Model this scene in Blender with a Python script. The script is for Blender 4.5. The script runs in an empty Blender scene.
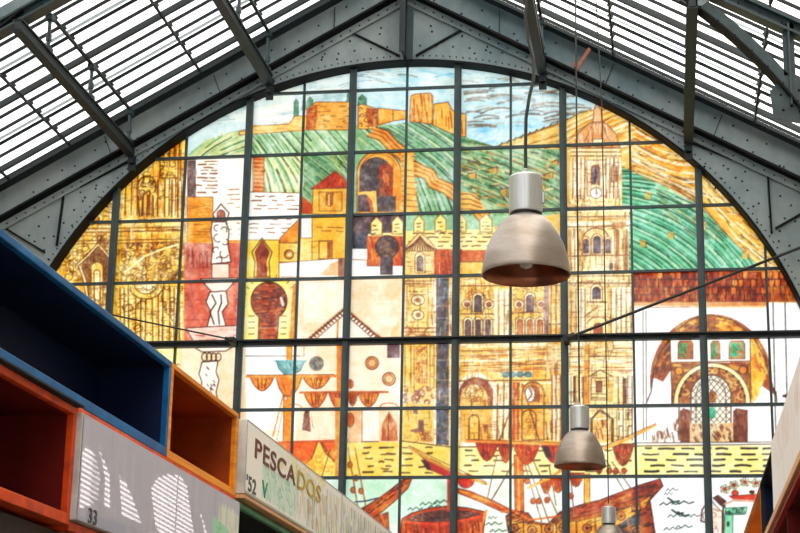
import bpy, bmesh, math, random
import numpy as np
from math import sin, cos, pi, radians, sqrt, atan2
from mathutils import Vector, Matrix

# ------------------------------------------------------------------ camera, world, sun, exposure
sc = bpy.context.scene
COL = sc.collection
FPX = 1705.79
PITCH, YAW, ROLL = 0.27388, 0.15661, 0.01919
_fw = Vector((-sin(YAW)*cos(PITCH), cos(YAW)*cos(PITCH), sin(PITCH)))
_rt = Vector((cos(YAW), sin(YAW), 0))
_up = _rt.cross(_fw)
RT = cos(ROLL)*_rt + sin(ROLL)*_up
UP = -sin(ROLL)*_rt + cos(ROLL)*_up
CAM = Vector((0, 0, 1.6))
cd = bpy.data.cameras.new('camera')
cam = bpy.data.objects.new('camera', cd)
COL.objects.link(cam)
m = Matrix((RT, UP, -_fw)).transposed().to_4x4()
m.translation = CAM
cam.matrix_world = m
cd.sensor_width = 36
cd.lens = 36*FPX/800
cd.clip_end = 300
sc.camera = cam

W = bpy.data.worlds.new('world')
sc.world = W
W.use_nodes = True
W.node_tree.nodes['Background'].inputs[0].default_value = (0.97, 0.985, 1.0, 1)
W.node_tree.nodes['Background'].inputs[1].default_value = 1.12

SUN_AZ = 0.0      # light travels from +X (right) towards the left stalls
SUN_TAN = 1.28
sd = bpy.data.lights.new('sun', 'SUN')
sd.energy = 8.5
sd.angle = radians(0.06)
sd.color = (1.0, 0.93, 0.80)
sun = bpy.data.objects.new('sun', sd)
COL.objects.link(sun)
sun.rotation_euler = Vector((-1, 0, -SUN_TAN)).to_track_quat('-Z', 'Y').to_euler()
sun.location = (12, 5, 18)

sc.view_settings.view_transform = 'Standard'
sc.view_settings.look = 'None'
sc.view_settings.gamma = 1
sc.view_settings.exposure = 0.38
sc.view_settings.use_curve_mapping = False

# ------------------------------------------------------------------ geometry of the place
def ray(x, y):
    return _fw*FPX + RT*(x-400) - UP*(y-266.5)
def PY(x, y, Y):                       # photo point carried to the wall plane at depth Y
    d = ray(x, y)
    return CAM + d*((Y-CAM.y)/d.y)
def PX(x, y, X):                       # photo point carried to the stall front at X
    d = ray(x, y)
    return CAM + d*((X-CAM.x)/d.x)
ARC_C = (-3.92, 5.62)
ARC_R = 6.385
GY = 25.0                              # the window wall
# ------------------------------------------------------------------ materials
MATS = {}
def lin(c):
    return tuple((v/255/12.92 if v/255 <= 0.04045 else ((v/255+0.055)/1.055)**2.4) for v in c)
def mat(name, col, rough=0.6, metal=0.0, var=0.12, scale=6.0, bump=0.0, spec=0.5, stretch=(1, 1, 1), dirt=None):
    if name in MATS: return MATS[name]
    M = bpy.data.materials.new(name); M.use_nodes = True
    N = M.node_tree.nodes; K = M.node_tree.links
    B = N['Principled BSDF']
    B.inputs['Roughness'].default_value = rough
    B.inputs['Metallic'].default_value = metal
    B.inputs['Specular IOR Level'].default_value = spec
    tc = N.new('ShaderNodeTexCoord'); mp = N.new('ShaderNodeMapping')
    mp.inputs['Scale'].default_value = stretch
    K.new(tc.outputs['Object'], mp.inputs[0])
    nz = N.new('ShaderNodeTexNoise'); nz.inputs['Scale'].default_value = scale; nz.inputs['Detail'].default_value = 6
    nz.inputs['Roughness'].default_value = 0.65
    K.new(mp.outputs[0], nz.inputs['Vector'])
    rp = N.new('ShaderNodeValToRGB')
    l = lin(col)
    d = lin(dirt) if dirt else tuple(v*(1-2.2*var) for v in l)
    rp.color_ramp.elements[0].position = 0.32; rp.color_ramp.elements[0].color = (*[max(0, v) for v in d], 1)
    rp.color_ramp.elements[1].position = 0.62; rp.color_ramp.elements[1].color = (*[min(1, v*(1+var)) for v in l], 1)
    K.new(nz.outputs['Fac'], rp.inputs[0]); K.new(rp.outputs[0], B.inputs['Base Color'])
    if bump:
        bn = N.new('ShaderNodeBump'); bn.inputs['Strength'].default_value = bump; bn.inputs['Distance'].default_value = 0.01
        K.new(nz.outputs['Fac'], bn.inputs['Height']); K.new(bn.outputs[0], B.inputs['Normal'])
    MATS[name] = M
    return M
STEEL = mat('painted grey steel', (132, 140, 141), 0.5, 0.0, 0.05, 0.55, 0.1, stretch=(1, 1, .6), dirt=(72, 94, 102), spec=.3)
STEEL_D = mat('dark painted steel', (24, 33, 37), 0.5, 0.0, 0.15, 3.0, spec=.3)
STEEL_M = mat('green grey window steel', (40, 56, 60), 0.42, 0.0, 0.15, 4.0, spec=.35)
STEEL_B = mat('blackened steel', (9, 12, 14), 0.7, 0.0, 0.2, 4.0, spec=.15)
STEEL_R = mat('grey roof bar steel', (22, 30, 33), 0.6, 0.0, 0.15, 4.0, spec=.2)
RUST = mat('rusty iron', (128, 74, 50), 0.7, 0.0, 0.2, 12.0)
CABLE = mat('cable rubber', (26, 26, 22), 0.7, 0.0, 0.1, 8.0)

def glass_mat(name, attr=None, col=(1, 1, 1), gloss=0.03):
    M = bpy.data.materials.new(name); M.use_nodes = True
    N = M.node_tree.nodes; K = M.node_tree.links
    N.remove(N['Principled BSDF'])
    out = N['Material Output']
    tr = N.new('ShaderNodeBsdfTranslucent'); gl = N.new('ShaderNodeBsdfGlossy'); mx = N.new('ShaderNodeMixShader')
    gl.inputs['Roughness'].default_value = 0.25
    mx.inputs[0].default_value = gloss
    if attr:
        at = N.new('ShaderNodeVertexColor'); at.layer_name = attr
        nz = N.new('ShaderNodeTexNoise'); nz.inputs['Scale'].default_value = 5.0; nz.inputs['Detail'].default_value = 4
        tc = N.new('ShaderNodeTexCoord'); K.new(tc.outputs['Object'], nz.inputs['Vector'])
        mr = N.new('ShaderNodeMapRange'); mr.inputs['To Min'].default_value = 0.93; mr.inputs['To Max'].default_value = 1.05
        K.new(nz.outputs['Fac'], mr.inputs['Value'])
        vm = N.new('ShaderNodeVectorMath'); vm.operation = 'SCALE'
        K.new(at.outputs['Color'], vm.inputs[0]); K.new(mr.outputs[0], vm.inputs['Scale'])
        K.new(vm.outputs[0], tr.inputs['Color'])
    else:
        nz = N.new('ShaderNodeTexNoise'); nz.inputs['Scale'].default_value = 0.8
        rp = N.new('ShaderNodeValToRGB')
        rp.color_ramp.elements[0].color = (*[c*0.93 for c in col], 1); rp.color_ramp.elements[1].color = (*col, 1)
        K.new(nz.outputs['Fac'], rp.inputs[0]); K.new(rp.outputs[0], tr.inputs['Color'])
    K.new(tr.outputs[0], mx.inputs[1]); K.new(gl.outputs[0], mx.inputs[2]); K.new(mx.outputs[0], out.inputs['Surface'])
    return M

# ------------------------------------------------------------------ mesh helpers
def link(name, me, material, parent=None, smooth=False):
    o = bpy.data.objects.new(name, me)
    COL.objects.link(o)
    if material is not None: me.materials.append(material)
    if parent is not None: o.parent = parent
    if smooth:
        for p in me.polygons: p.use_smooth = True
    return o
def empty(name, loc=(0, 0, 0)):
    o = bpy.data.objects.new(name, None); o.empty_display_size = 0.1
    COL.objects.link(o); o.location = loc
    return o
def tag(o, label=None, cat=None, group=None, kind=None):
    if label: o['label'] = label
    if cat: o['category'] = cat
    if group: o['group'] = group
    if kind: o['kind'] = kind
    return o
class MB:
    def __init__(s): s.v = []; s.f = []
    def add(s, vs, fs):
        n = len(s.v); s.v += [tuple(v) for v in vs]; s.f += [tuple(i+n for i in f) for f in fs]
    def box(s, a, b):
        x0, y0, z0 = [min(p, q) for p, q in zip(a, b)]; x1, y1, z1 = [max(p, q) for p, q in zip(a, b)]
        s.add([(x0, y0, z0), (x1, y0, z0), (x1, y1, z0), (x0, y1, z0), (x0, y0, z1), (x1, y0, z1), (x1, y1, z1), (x0, y1, z1)],
              [(0, 3, 2, 1), (4, 5, 6, 7), (0, 1, 5, 4), (1, 2, 6, 5), (2, 3, 7, 6), (3, 0, 4, 7)])
    def bar(s, a, b, w, h, up=(0, 0, 1)):     # rectangular bar from a to b, w across, h along up
        a = Vector(a); b = Vector(b); d = (b-a).normalized(); u = Vector(up)
        u = (u-d*u.dot(d))
        if u.length < 1e-6: u = d.orthogonal()
        u.normalize(); r = d.cross(u)
        q = [r*(i*w/2)+u*(j*h/2) for i, j in ((-1, -1), (1, -1), (1, 1), (-1, 1))]
        s.add([a+k for k in q]+[b+k for k in q], [(0, 1, 2, 3)[::-1], (4, 5, 6, 7), (0, 1, 5, 4), (1, 2, 6, 5), (2, 3, 7, 6), (3, 0, 4, 7)])
    def rod(s, a, b, r, n=8, r2=None):
        a = Vector(a); b = Vector(b); d = (b-a).normalized(); u = d.orthogonal().normalized(); w = d.cross(u)
        r2 = r if r2 is None else r2
        vs = [a+(u*cos(2*pi*i/n)+w*sin(2*pi*i/n))*r for i in range(n)]+[b+(u*cos(2*pi*i/n)+w*sin(2*pi*i/n))*r2 for i in range(n)]
        s.add(vs, [(i, (i+1) % n, n+(i+1) % n, n+i) for i in range(n)]+[tuple(range(n))[::-1], tuple(range(n, 2*n))])
    def tube(s, pts, r, n=6):
        for p, q in zip(pts, pts[1:]): s.rod(p, q, r, n)
    def prism(s, poly, y0, y1):               # polygon of (x,z) extruded in y
        n = len(poly)
        s.add([(p[0], y0, p[1]) for p in poly]+[(p[0], y1, p[1]) for p in poly],
              [tuple(range(n)), tuple(range(n, 2*n))[::-1]]+[(i, n+i, n+(i+1) % n, (i+1) % n) for i in range(n)])
    def lathe(s, prof, c, n=48):              # (r,z) profile round the vertical through c
        m_ = len(prof); vs = []; fs = []
        for i in range(n):
            a = 2*pi*i/n
            for r, z in prof: vs.append((c[0]+r*cos(a), c[1]+r*sin(a), c[2]+z))
        for i in range(n):
            j = (i+1) % n
            for k in range(m_-1): fs.append((i*m_+k, j*m_+k, j*m_+k+1, i*m_+k+1))
        s.add(vs, fs)
    def build(s, name, material, parent=None, smooth=False, bevel=0):
        me = bpy.data.meshes.new(name); me.from_pydata(s.v, [], s.f)
        bm = bmesh.new(); bm.from_mesh(me); bmesh.ops.recalc_face_normals(bm, faces=bm.faces); bm.to_mesh(me); bm.free()
        o = link(name, me, material, parent, smooth)
        if bevel:
            b = o.modifiers.new('bevel', 'BEVEL'); b.width = bevel; b.segments = 2; b.limit_method = 'ANGLE'
        return o

# ------------------------------------------------------------------ a drawing board for the painted glass and signs
class Board:
    """Brush-and-ink drawing: fills and strokes; its colours go to a fine mesh's colour attribute."""
    def __init__(s, x0, y0, x1, y1, S, base):
        s.x0, s.y0, s.S = x0, y0, S
        s.w = int((x1-x0)*S); s.h = int((y1-y0)*S)
        s.a = np.empty((s.h, s.w, 3), np.float32); s.a[:] = np.array(base, np.float32)
        s.mask = None; s.rng = random.Random(7)
    def _bb(s, xs, ys, pad=0):
        i0 = max(0, int((min(xs)-s.x0-pad)*s.S)-1); i1 = min(s.w, int((max(xs)-s.x0+pad)*s.S)+2)
        j0 = max(0, int((min(ys)-s.y0-pad)*s.S)-1); j1 = min(s.h, int((max(ys)-s.y0+pad)*s.S)+2)
        return i0, i1, j0, j1
    def _polymask(s, pts, box):
        i0, i1, j0, j1 = box
        X, Y = np.meshgrid((np.arange(i0, i1)+.5)/s.S+s.x0, (np.arange(j0, j1)+.5)/s.S+s.y0)
        c = np.zeros(X.shape, bool)
        for (xa, ya), (xb, yb) in zip(pts, list(pts[1:])+[pts[0]]):
            if ya == yb: continue
            t = ((ya > Y) != (yb > Y)) & (X < (xb-xa)*(Y-ya)/(yb-ya)+xa)
            c ^= t
        return c
    def _put(s, box, al, col):
        i0, i1, j0, j1 = box
        if i1 <= i0 or j1 <= j0: return
        if s.mask is not None: al = al*s.mask[j0:j1, i0:i1]
        v = s.a[j0:j1, i0:i1]
        v += (np.array(col, np.float32)-v)*al[..., None]
    def clip(s, pts):
        if pts is None: s.mask = None; return
        s.mask = np.zeros((s.h, s.w), np.float32)
        b = s._bb([p[0] for p in pts], [p[1] for p in pts])
        if b[1] > b[0] and b[3] > b[2]: s.mask[b[2]:b[3], b[0]:b[1]] = s._polymask(pts, b)
    def F(s, col, pts, al=1.0, o=None, ow=0.9):
        b = s._bb([p[0] for p in pts], [p[1] for p in pts])
        if b[1] > b[0] and b[3] > b[2]: s._put(b, s._polymask(pts, b)*np.float32(al), col)
        if o is not None: s.L(o, ow, list(pts)+[pts[0]])
    def R(s, col, x0, y0, x1, y1, al=1.0, o=None, ow=0.9):
        s.F(col, [(x0, y0), (x1, y0), (x1, y1), (x0, y1)], al, o, ow)
    def L(s, col, w, pts, al=1.0):
        b = s._bb([p[0] for p in pts], [p[1] for p in pts], w)
        i0, i1, j0, j1 = b
        if i1 <= i0 or j1 <= j0: return
        X, Y = np.meshgrid((np.arange(i0, i1)+.5)/s.S+s.x0, (np.arange(j0, j1)+.5)/s.S+s.y0)
        D = np.full(X.shape, 1e9, np.float32)
        for (xa, ya), (xb, yb) in zip(pts, pts[1:]):
            dx, dy = xb-xa, yb-ya; q = dx*dx+dy*dy+1e-9
            t = np.clip(((X-xa)*dx+(Y-ya)*dy)/q, 0, 1)
            D = np.minimum(D, (X-xa-t*dx)**2+(Y-ya-t*dy)**2)
        D = np.sqrt(D)
        s._put(b, np.clip((w/2-D)*s.S+.5, 0, 1).astype(np.float32)*al, col)
    def ell(s, cx, cy, rx, ry, a0=0, a1=360, n=28):
        return [(cx+rx*cos(radians(a0+(a1-a0)*i/n)), cy+ry*sin(radians(a0+(a1-a0)*i/n))) for i in range(n+1)]
    def E(s, col, cx, cy, rx, ry, o=None, ow=0.9, al=1.0): s.F(col, s.ell(cx, cy, rx, ry), al, o, ow)
    def A(s, cx, w, top, bot, point=0):       # outline of a round-headed (or pointed) arch
        r = w/2; ry = r*(1+point)
        return [(cx-r, bot)]+s.ell(cx, top+ry, r, ry, 180, 360, 14)+[(cx+r, bot)]
    def ARCH(s, col, cx, w, top, bot, o=None, ow=0.9, point=0): s.F(col, s.A(cx, w, top, bot, point), 1, o, ow)
    def hatch(s, poly, cols, ang, sp, w, ln, wob=.35, bend=0, al=.9, fill=None):
        r = s.rng
        s.clip(poly)
        if fill is not None: s.F(fill, poly)
        xs = [p[0] for p in poly]; ys = [p[1] for p in poly]
        n = int((max(xs)-min(xs))*(max(ys)-min(ys))/(sp*ln)*1.4)+1
        for _ in range(n):
            x = r.uniform(min(xs), max(xs)); y = r.uniform(min(ys), max(ys))
            i = int((x-s.x0)*s.S); j = int((y-s.y0)*s.S)
            if not (0 <= i < s.w and 0 <= j < s.h) or s.mask[j, i] == 0: continue
            a = radians(ang+r.gauss(0, 8*wob)); l_ = ln*r.uniform(.5, 1.3); b = bend*r.uniform(.5, 1.3)
            pts = [(x+cos(a)*t*l_+sin(a)*b*(t*t-.25)*l_*-1, y+sin(a)*t*l_+cos(a)*b*(t*t-.25)*l_) for t in (-.5, -.25, 0, .25, .5)]
            s.L(r.choice(cols), .78*w*r.uniform(.6, 1.4), pts, al*r.uniform(.7, 1))
        s.clip(None)
    def furrow(s, poly, cols, ang, sp, w, bend=0, brk=.25, fan=0, al=.9):   # ploughed rows: long roughly parallel brush lines
        r = s.rng; s.clip(poly)
        xs = [p[0] for p in poly]; ys = [p[1] for p in poly]
        cx, cy = (min(xs)+max(xs))/2, (min(ys)+max(ys))/2; D = math.hypot(max(xs)-min(xs), max(ys)-min(ys))/2+4
        k = -D; n = 0
        while k < D:
            A0 = radians(ang+fan*k/D); ca, sa = cos(A0), sin(A0)
            ox, oy = cx-sin(radians(ang))*k, cy+cos(radians(ang))*k
            col = cols[n % len(cols)]; t = -D
            while t < D:
                e = t+r.uniform(8, 30); pts = []
                if r.random() > brk:
                    j = r.uniform(-.5, .5)
                    for q in range(6):
                        u = t+(e-t)*q/5; h = bend*((u/D)**2-.3)*D+j+r.uniform(-.25, .25)
                        pts.append((ox+ca*u-sa*h, oy+sa*u+ca*h))
                    s.L(col, w*r.uniform(.6, 1.5), pts, al*r.uniform(.7, 1))
                t = e+r.uniform(0, 3)
            k += sp*r.uniform(.8, 1.2); n += 1
        s.clip(None)
    def scroll(s, poly, col, size, w, dens=1.0, al=.9):   # carved ornament in ink
        r = s.rng; s.clip(poly)
        xs = [p[0] for p in poly]; ys = [p[1] for p in poly]
        n = int((max(xs)-min(xs))*(max(ys)-min(ys))/(size*size)*dens)
        for _ in range(n):
            x = r.uniform(min(xs), max(xs)); y = r.uniform(min(ys), max(ys)); q = size*r.uniform(.25, .6)
            a = r.uniform(0, 360)
            s.L(col, w*r.uniform(.6, 1.4), s.ell(x, y, q, q*r.uniform(.7, 1.1), a, a+r.uniform(120, 320), 9), al*r.uniform(.6, 1))
        s.clip(None)
    def dash(s, col, x0, y0, x1, y1, sy=4.2, ln=9, w=1.1, gap=7, al=.9):
        r = s.rng; y = y0+1.5
        while y < y1-1:
            x = x0+r.uniform(0, ln)
            while x < x1-3:
                l_ = ln*r.uniform(.4, 1.4); e = min(x+l_, x1-1)
                s.L(col, w*r.uniform(.7, 1.3), [(x, y+r.uniform(-.4, .4)), ((x+e)/2, y+r.uniform(-.5, .5)), (e, y+r.uniform(-.4, .4))], al)
                x += l_+gap*r.uniform(.6, 1.8)
            y += sy*r.uniform(.8, 1.2)
    def linear(s, wash=0):
        a = s.a/255.0
        if wash:                                    # uneven enamel: thinner and thicker coats of colour
            g = np.random.default_rng(5)
            def field(px):
                h, w = int(s.h/(px*s.S))+3, int(s.w/(px*s.S))+3
                f = g.random((h, w)).astype(np.float32)
                y = np.linspace(0, h-1.01, s.h); x = np.linspace(0, w-1.01, s.w); i = y.astype(int); j = x.astype(int)
                fy = (y-i)[:, None]; fx = (x-j)[None]; fy = fy*fy*(3-2*fy); fx = fx*fx*(3-2*fx)
                return (f[i][:, j]*(1-fx)+f[i][:, j+1]*fx)*(1-fy)+(f[i+1][:, j]*(1-fx)+f[i+1][:, j+1]*fx)*fy
            n = .38*field(26)+.34*field(7)+.28*field(2.2)
            e = 1+wash*(n-.47)*3.0
            a = np.clip(a, 0, 1)**np.clip(e, .55, 2.6)[..., None]
        a = np.where(a <= .04045, a/12.92, ((a+.055)/1.055)**2.4)
        if wash: s_ = np.clip((a[..., 0]-a[..., 1])/(a[..., 0]+1e-4), 0, 1); a[..., 2] *= 1-.45*s_
        k = a.copy()
        k[1:-1, 1:-1] = (4*a[1:-1, 1:-1]+a[:-2, 1:-1]+a[2:, 1:-1]+a[1:-1, :-2]+a[1:-1, 2:])/8
        return k
    def sample(s, img, x, y):
        u = np.clip((x-s.x0)*s.S-.5, 0, s.w-1.01); v = np.clip((y-s.y0)*s.S-.5, 0, s.h-1.01)
        i = u.astype(int); j = v.astype(int); fu = (u-i)[:, None]; fv = (v-j)[:, None]
        return (img[j, i]*(1-fu)+img[j, i+1]*fu)*(1-fv)+(img[j+1, i]*(1-fu)+img[j+1, i+1]*fu)*fv
def grid_mesh(name, P, C, nu, nv, keep, material, parent, thick=0.0):
    """P: (nv*nu,3) points, C: colours; a fine quad sheet with a colour attribute 'paint'."""
    idx = np.arange(nu*nv).reshape(nv, nu)
    q = np.stack([idx[:-1, :-1], idx[:-1, 1:], idx[1:, 1:], idx[1:, :-1]], -1).reshape(-1, 4)
    if keep is not None: q = q[keep[q].all(1)]
    used = np.zeros(len(P), bool); used[q.ravel()] = True
    rm = np.cumsum(used)-1; q = rm[q]; P = P[used]; C = C[used]
    me = bpy.data.meshes.new(name)
    me.vertices.add(len(P)); me.vertices.foreach_set('co', P.astype(np.float32).ravel())
    me.loops.add(q.size); me.loops.foreach_set('vertex_index', q.astype(np.int32).ravel())
    me.polygons.add(len(q)); me.polygons.foreach_set('loop_start', np.arange(0, q.size, 4, dtype=np.int32))
    me.update(calc_edges=True)
    at = me.color_attributes.new('paint', 'FLOAT_COLOR', 'POINT')
    at.data.foreach_set('color', np.c_[C, np.ones(len(C))].astype(np.float32).ravel())
    return link(name, me, material, parent)
# ------------------------------------------------------------------ the painted glass: a town, a hill fort, towers and ships
def paint_window():
    b = Board(30, 55, 850, 610, 2.0, (252, 240, 220))
    F, R, L, E, EL, A, ARCH, H, SC, DA = b.F, b.R, b.L, b.E, b.ell, b.A, b.ARCH, b.hatch, b.scroll, b.dash
    r = b.rng
    INK = (86, 48, 34); BR = (140, 78, 40); RB = (148, 52, 30); OR = (238, 164, 62); YE = (246, 206, 104); CR = (255, 240, 196)
    LY = (250, 226, 150); PUR = (104, 84, 96); DK = (62, 62, 74); RED = (196, 66, 34); WH = (255, 253, 246); PINK = (226, 122, 112)
    GR = [(40, 120, 82), (64, 146, 104), (22, 74, 50), (120, 186, 150), (206, 230, 190), (30, 96, 64)]
    # sky
    R((214, 232, 228), 60, 55, 640, 165)
    H([(350, 60), (640, 60), (640, 160), (350, 160)], [(196, 228, 232), (176, 222, 230), (210, 234, 234)], 4, 5, 6, 34, .3, .1, .8)
    H([(180, 60), (352, 60), (352, 130), (180, 130)], [(232, 236, 224), (190, 214, 214), (222, 236, 232)], -4, 6, 6, 30, .4)
    H([(180, 85), (300, 85), (300, 122), (180, 122)], [(236, 240, 228), (244, 246, 236)], -8, 6, 8, 30, .4, al=.9)
    H([(200, 78), (352, 76), (352, 104), (200, 128)], [(150, 160, 148), (168, 180, 172)], -10, 9, 1.0, 20, .5, .2, .6)
    H([(354, 72), (455, 70), (455, 90), (354, 90)], [(236, 238, 230), (150, 158, 150), (120, 190, 214)], 6, 5, 1.6, 24, .5, .2, .8)
    H([(462, 84), (600, 84), (585, 128), (468, 130)], [(128, 112, 98), (150, 132, 116), (112, 100, 92), (190, 196, 190)], -3, 3.6, 2.2, 30, .5, .3, .85)
    H([(462, 70), (515, 70), (560, 92), (560, 110), (462, 96)], [(206, 220, 214), (150, 196, 206), (170, 160, 140)], 5, 4, 1.8, 24, .4, .2, .8)
    H([(466, 126), (545, 122), (520, 142), (490, 146), (466, 138)], [(184, 226, 238), (160, 216, 236)], -12, 4, 4, 18)
    # far hill on the right: yellow and ochre terraces
    hill = [(494, 147), (520, 137), (545, 128), (563, 122), (580, 114), (600, 108), (625, 105), (650, 120), (700, 150), (740, 200), (795, 262), (795, 300), (494, 300)]
    F((240, 196, 104), hill)
    H([(494, 148), (520, 136), (563, 120), (563, 152), (500, 154)], [(232, 186, 96), (214, 190, 130), (150, 110, 50), (240, 214, 150)], -22, 3, 1.6, 16)
    H([(563, 122), (600, 106), (660, 122), (700, 152), (720, 190), (640, 185), (563, 150)], [(228, 142, 40), (250, 226, 150), (246, 186, 70), (170, 100, 40), (252, 240, 200)], -28, 3.0, 2.0, 18, .6)
    H([(632, 118), (660, 122), (702, 155), (735, 200), (770, 245), (790, 272), (760, 270), (700, 205), (632, 175)], [(236, 156, 40), (250, 214, 90), (252, 240, 200), (230, 130, 30), (150, 84, 36)], 24, 2.6, 1.9, 22, .5, -.3)
    H([(632, 150), (700, 180), (700, 206), (632, 178)], [(250, 244, 226), (216, 226, 216), (240, 170, 60), (150, 100, 60)], 22, 3, 1.5, 26, .4)
    H([(700, 215), (728, 215), (772, 262), (780, 272), (722, 272)], [(238, 168, 50), (252, 222, 120), (120, 90, 40), (252, 240, 200)], 42, 2.6, 1.8, 22, .4, -.4)
    L((120, 80, 40), 1.1, [(495, 147), (520, 137), (545, 128), (563, 122), (580, 113), (592, 110)])
    for x in range(500, 570, 7): L((96, 80, 40), 1.6, [(x, 146-(x-500)*.38), (x+2, 143-(x-500)*.38)])
    # green hillside on the right
    gh = [(632, 174), (655, 182), (700, 205), (728, 236), (762, 270), (630, 272)]
    H(gh, GR+[(60, 160, 120), (170, 206, 160), (214, 226, 170)], 33, 2.4, 1.7, 24, .5, .4, fill=(140, 204, 168))
    H([(632, 172), (655, 176), (700, 200), (700, 212), (650, 190), (632, 182)], [(140, 96, 50), (90, 80, 50), (200, 150, 70)], 28, 3, 1.2, 8, 1)
    for x, y in ((645, 190), (668, 204), (690, 215), (655, 222), (742, 250), (638, 240)):
        R((226, 176, 76), x, y, x+7, y+8, .8); L(INK, .7, [(x, y), (x+7, y+3), (x+7, y+8)])
    L((150, 80, 40), 1.4, [(632, 173), (655, 181), (680, 192), (702, 206), (728, 236), (760, 268)])
    # big green hill under the fort
    gh = [(186, 156), (205, 140), (235, 131), (262, 127), (306, 128), (350, 126), (395, 124), (432, 120), (455, 134), (480, 142), (500, 148), (565, 150), (565, 212), (455, 235), (350, 235), (250, 195), (186, 156)]
    F((166, 204, 160), gh)
    H([(186, 158), (205, 139), (250, 129), (250, 157)], [(60, 140, 96), (180, 206, 160), (236, 232, 190), (110, 160, 120)], -28, 3, 1.6, 16)
    H([(250, 129), (308, 128), (350, 128), (350, 155), (250, 155)], GR+[(200, 214, 160), (236, 232, 180)], 48, 2.8, 1.5, 14, .5)
    H([(216, 132), (258, 130), (256, 156), (210, 156)], [(240, 226, 150), (226, 180, 70), (90, 150, 100), (252, 240, 200)], 70, 3, 1.4, 18, .5)
    H([(262, 154), (312, 154), (312, 213), (262, 195)], GR+[(236, 236, 176), (246, 240, 190), (190, 210, 150)], 62, 2.8, 1.7, 20, .4, .3, fill=(206, 216, 150))
    H([(303, 155), (352, 155), (352, 200), (316, 215), (303, 205)], GR+[(80, 110, 84), (150, 176, 130)], 40, 2.6, 1.6, 16, .6, fill=(160, 190, 140))
    H([(330, 155), (354, 155), (354, 180)], [(240, 232, 150), (50, 130, 90)], 50, 2.6, 1.6, 16)
    H([(358, 128), (408, 126), (408, 155), (358, 155)], GR+[(206, 216, 160), (120, 150, 110)], 38, 2.6, 1.5, 16, .6)
    H([(400, 124), (432, 121), (456, 134), (456, 215), (412, 180), (400, 140)], GR+[(90, 110, 90), (140, 176, 150), (210, 206, 140)], 40, 2.6, 1.5, 16, .6)
    H([(408, 172), (460, 205), (500, 214), (420, 216)], GR+[(120, 160, 120), (190, 206, 160)], 62, 2.6, 1.5, 22, .4, .2, fill=(150, 190, 150))
    H([(456, 134), (494, 146), (565, 150), (565, 212), (500, 214), (456, 180)], GR+[(84, 84, 60), (150, 176, 130), (206, 206, 150), (104, 80, 50)], 22, 2.5, 1.7, 20, .7, .2, fill=(150, 180, 132))
    for x, y, w, h in ((468, 172, 9, 9), (488, 166, 10, 8), (500, 186, 8, 12), (545, 170, 9, 8), (535, 182, 12, 7), (474, 190, 14, 8)):
        F((222, 164, 74), [(x, y+2), (x+w, y), (x+w+2, y+h), (x+2, y+h)], .85); L((96, 60, 36), .8, [(x, y+2), (x+w, y), (x+w, y+h)])
    F((104, 92, 62), [(478, 160), (492, 156), (494, 174), (480, 176)], .8)
    DG, MG, LG, CM = (24, 74, 46), (56, 132, 82), (134, 188, 132), (246, 238, 176)
    FU = b.furrow
    F((206, 216, 160), [(190, 156), (208, 141), (235, 132), (251, 130), (251, 157)]); FU([(188, 157), (206, 141), (235, 132), (251, 129), (251, 157)], [MG, CM, DG, LG, CM], -32, 2.3, 1.1, .1, .2, 30)
    F((176, 208, 158), [(251, 130), (307, 129), (352, 128), (352, 155), (251, 156)]); FU([(251, 131), (307, 130), (352, 128), (352, 155), (251, 156)], [MG, LG, DG, CM], 50, 2.2, 1.2, .1, .2, 14)
    F((216, 222, 160), [(264, 155), (310, 155), (312, 205), (302, 193), (264, 193)]); FU([(264, 155), (304, 155), (304, 194), (264, 194)], [DG, CM, MG, LG, CM], 64, 2.5, 1.5, .12, .12, 22)
    F((150, 184, 136), [(304, 155), (352, 155), (352, 186), (335, 171), (312, 190), (312, 206), (303, 196)]); FU([(304, 155), (352, 155), (352, 188), (335, 171), (312, 190), (312, 212), (303, 196)], [MG, (90, 120, 90), LG, DG], 42, 2.2, 1.2, .05, .15, 12)
    FU([(326, 155), (352, 155), (352, 184)], [CM, DG, (236, 220, 120)], 52, 2.6, 1.3, .05, .1)
    F((150, 190, 142), [(358, 129), (378, 128), (400, 150), (358, 154)]); FU([(358, 129), (378, 128), (404, 154), (358, 154)], [MG, LG, DG, CM], 40, 2.2, 1.2)
    F((146, 188, 150), [(384, 127), (408, 122), (432, 121), (457, 134), (457, 192), (440, 176), (425, 165), (410, 150)]); FU([(384, 127), (408, 122), (432, 121), (457, 134), (457, 192), (410, 150)], [DG, LG, MG, CM, (84, 100, 84)], 38, 2.2, 1.2, .1, .15, 10)
    F((150, 190, 146), [(408, 166), (455, 200), (500, 214), (412, 216)]); FU([(408, 160), (455, 200), (500, 216), (418, 216)], [DG, LG, MG, (206, 220, 180)], 64, 2.4, 1.4, .1, .1, 12)
    F((150, 180, 128), [(456, 134), (494, 146), (566, 150), (566, 214), (500, 214), (456, 182)]); FU([(456, 134), (494, 146), (566, 150), (566, 214), (500, 214), (456, 182)], [DG, MG, (206, 216, 160), (90, 80, 56), LG, MG], 22, 2.2, 1.4, .1, .15, 10)
    H([(456, 140), (566, 154), (566, 210), (500, 210), (456, 180)], [(90, 66, 40), (206, 150, 70), (230, 216, 150)], 20, 9, 2, 6, 2)
    for x, y, w, h in ((468, 172, 8, 7), (488, 167, 9, 6), (500, 188, 7, 8), (545, 172, 8, 6), (535, 184, 10, 5), (552, 160, 6, 5)):
        F((226, 172, 84), [(x, y+2), (x+w, y), (x+w+2, y+h), (x+2, y+h)], .8); L((96, 60, 36), .9, [(x, y+2), (x+w, y), (x+w, y+h)])
    F((130, 204, 160), [(622, 168), (655, 181), (700, 206), (728, 236), (762, 270), (622, 272)])
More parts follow.
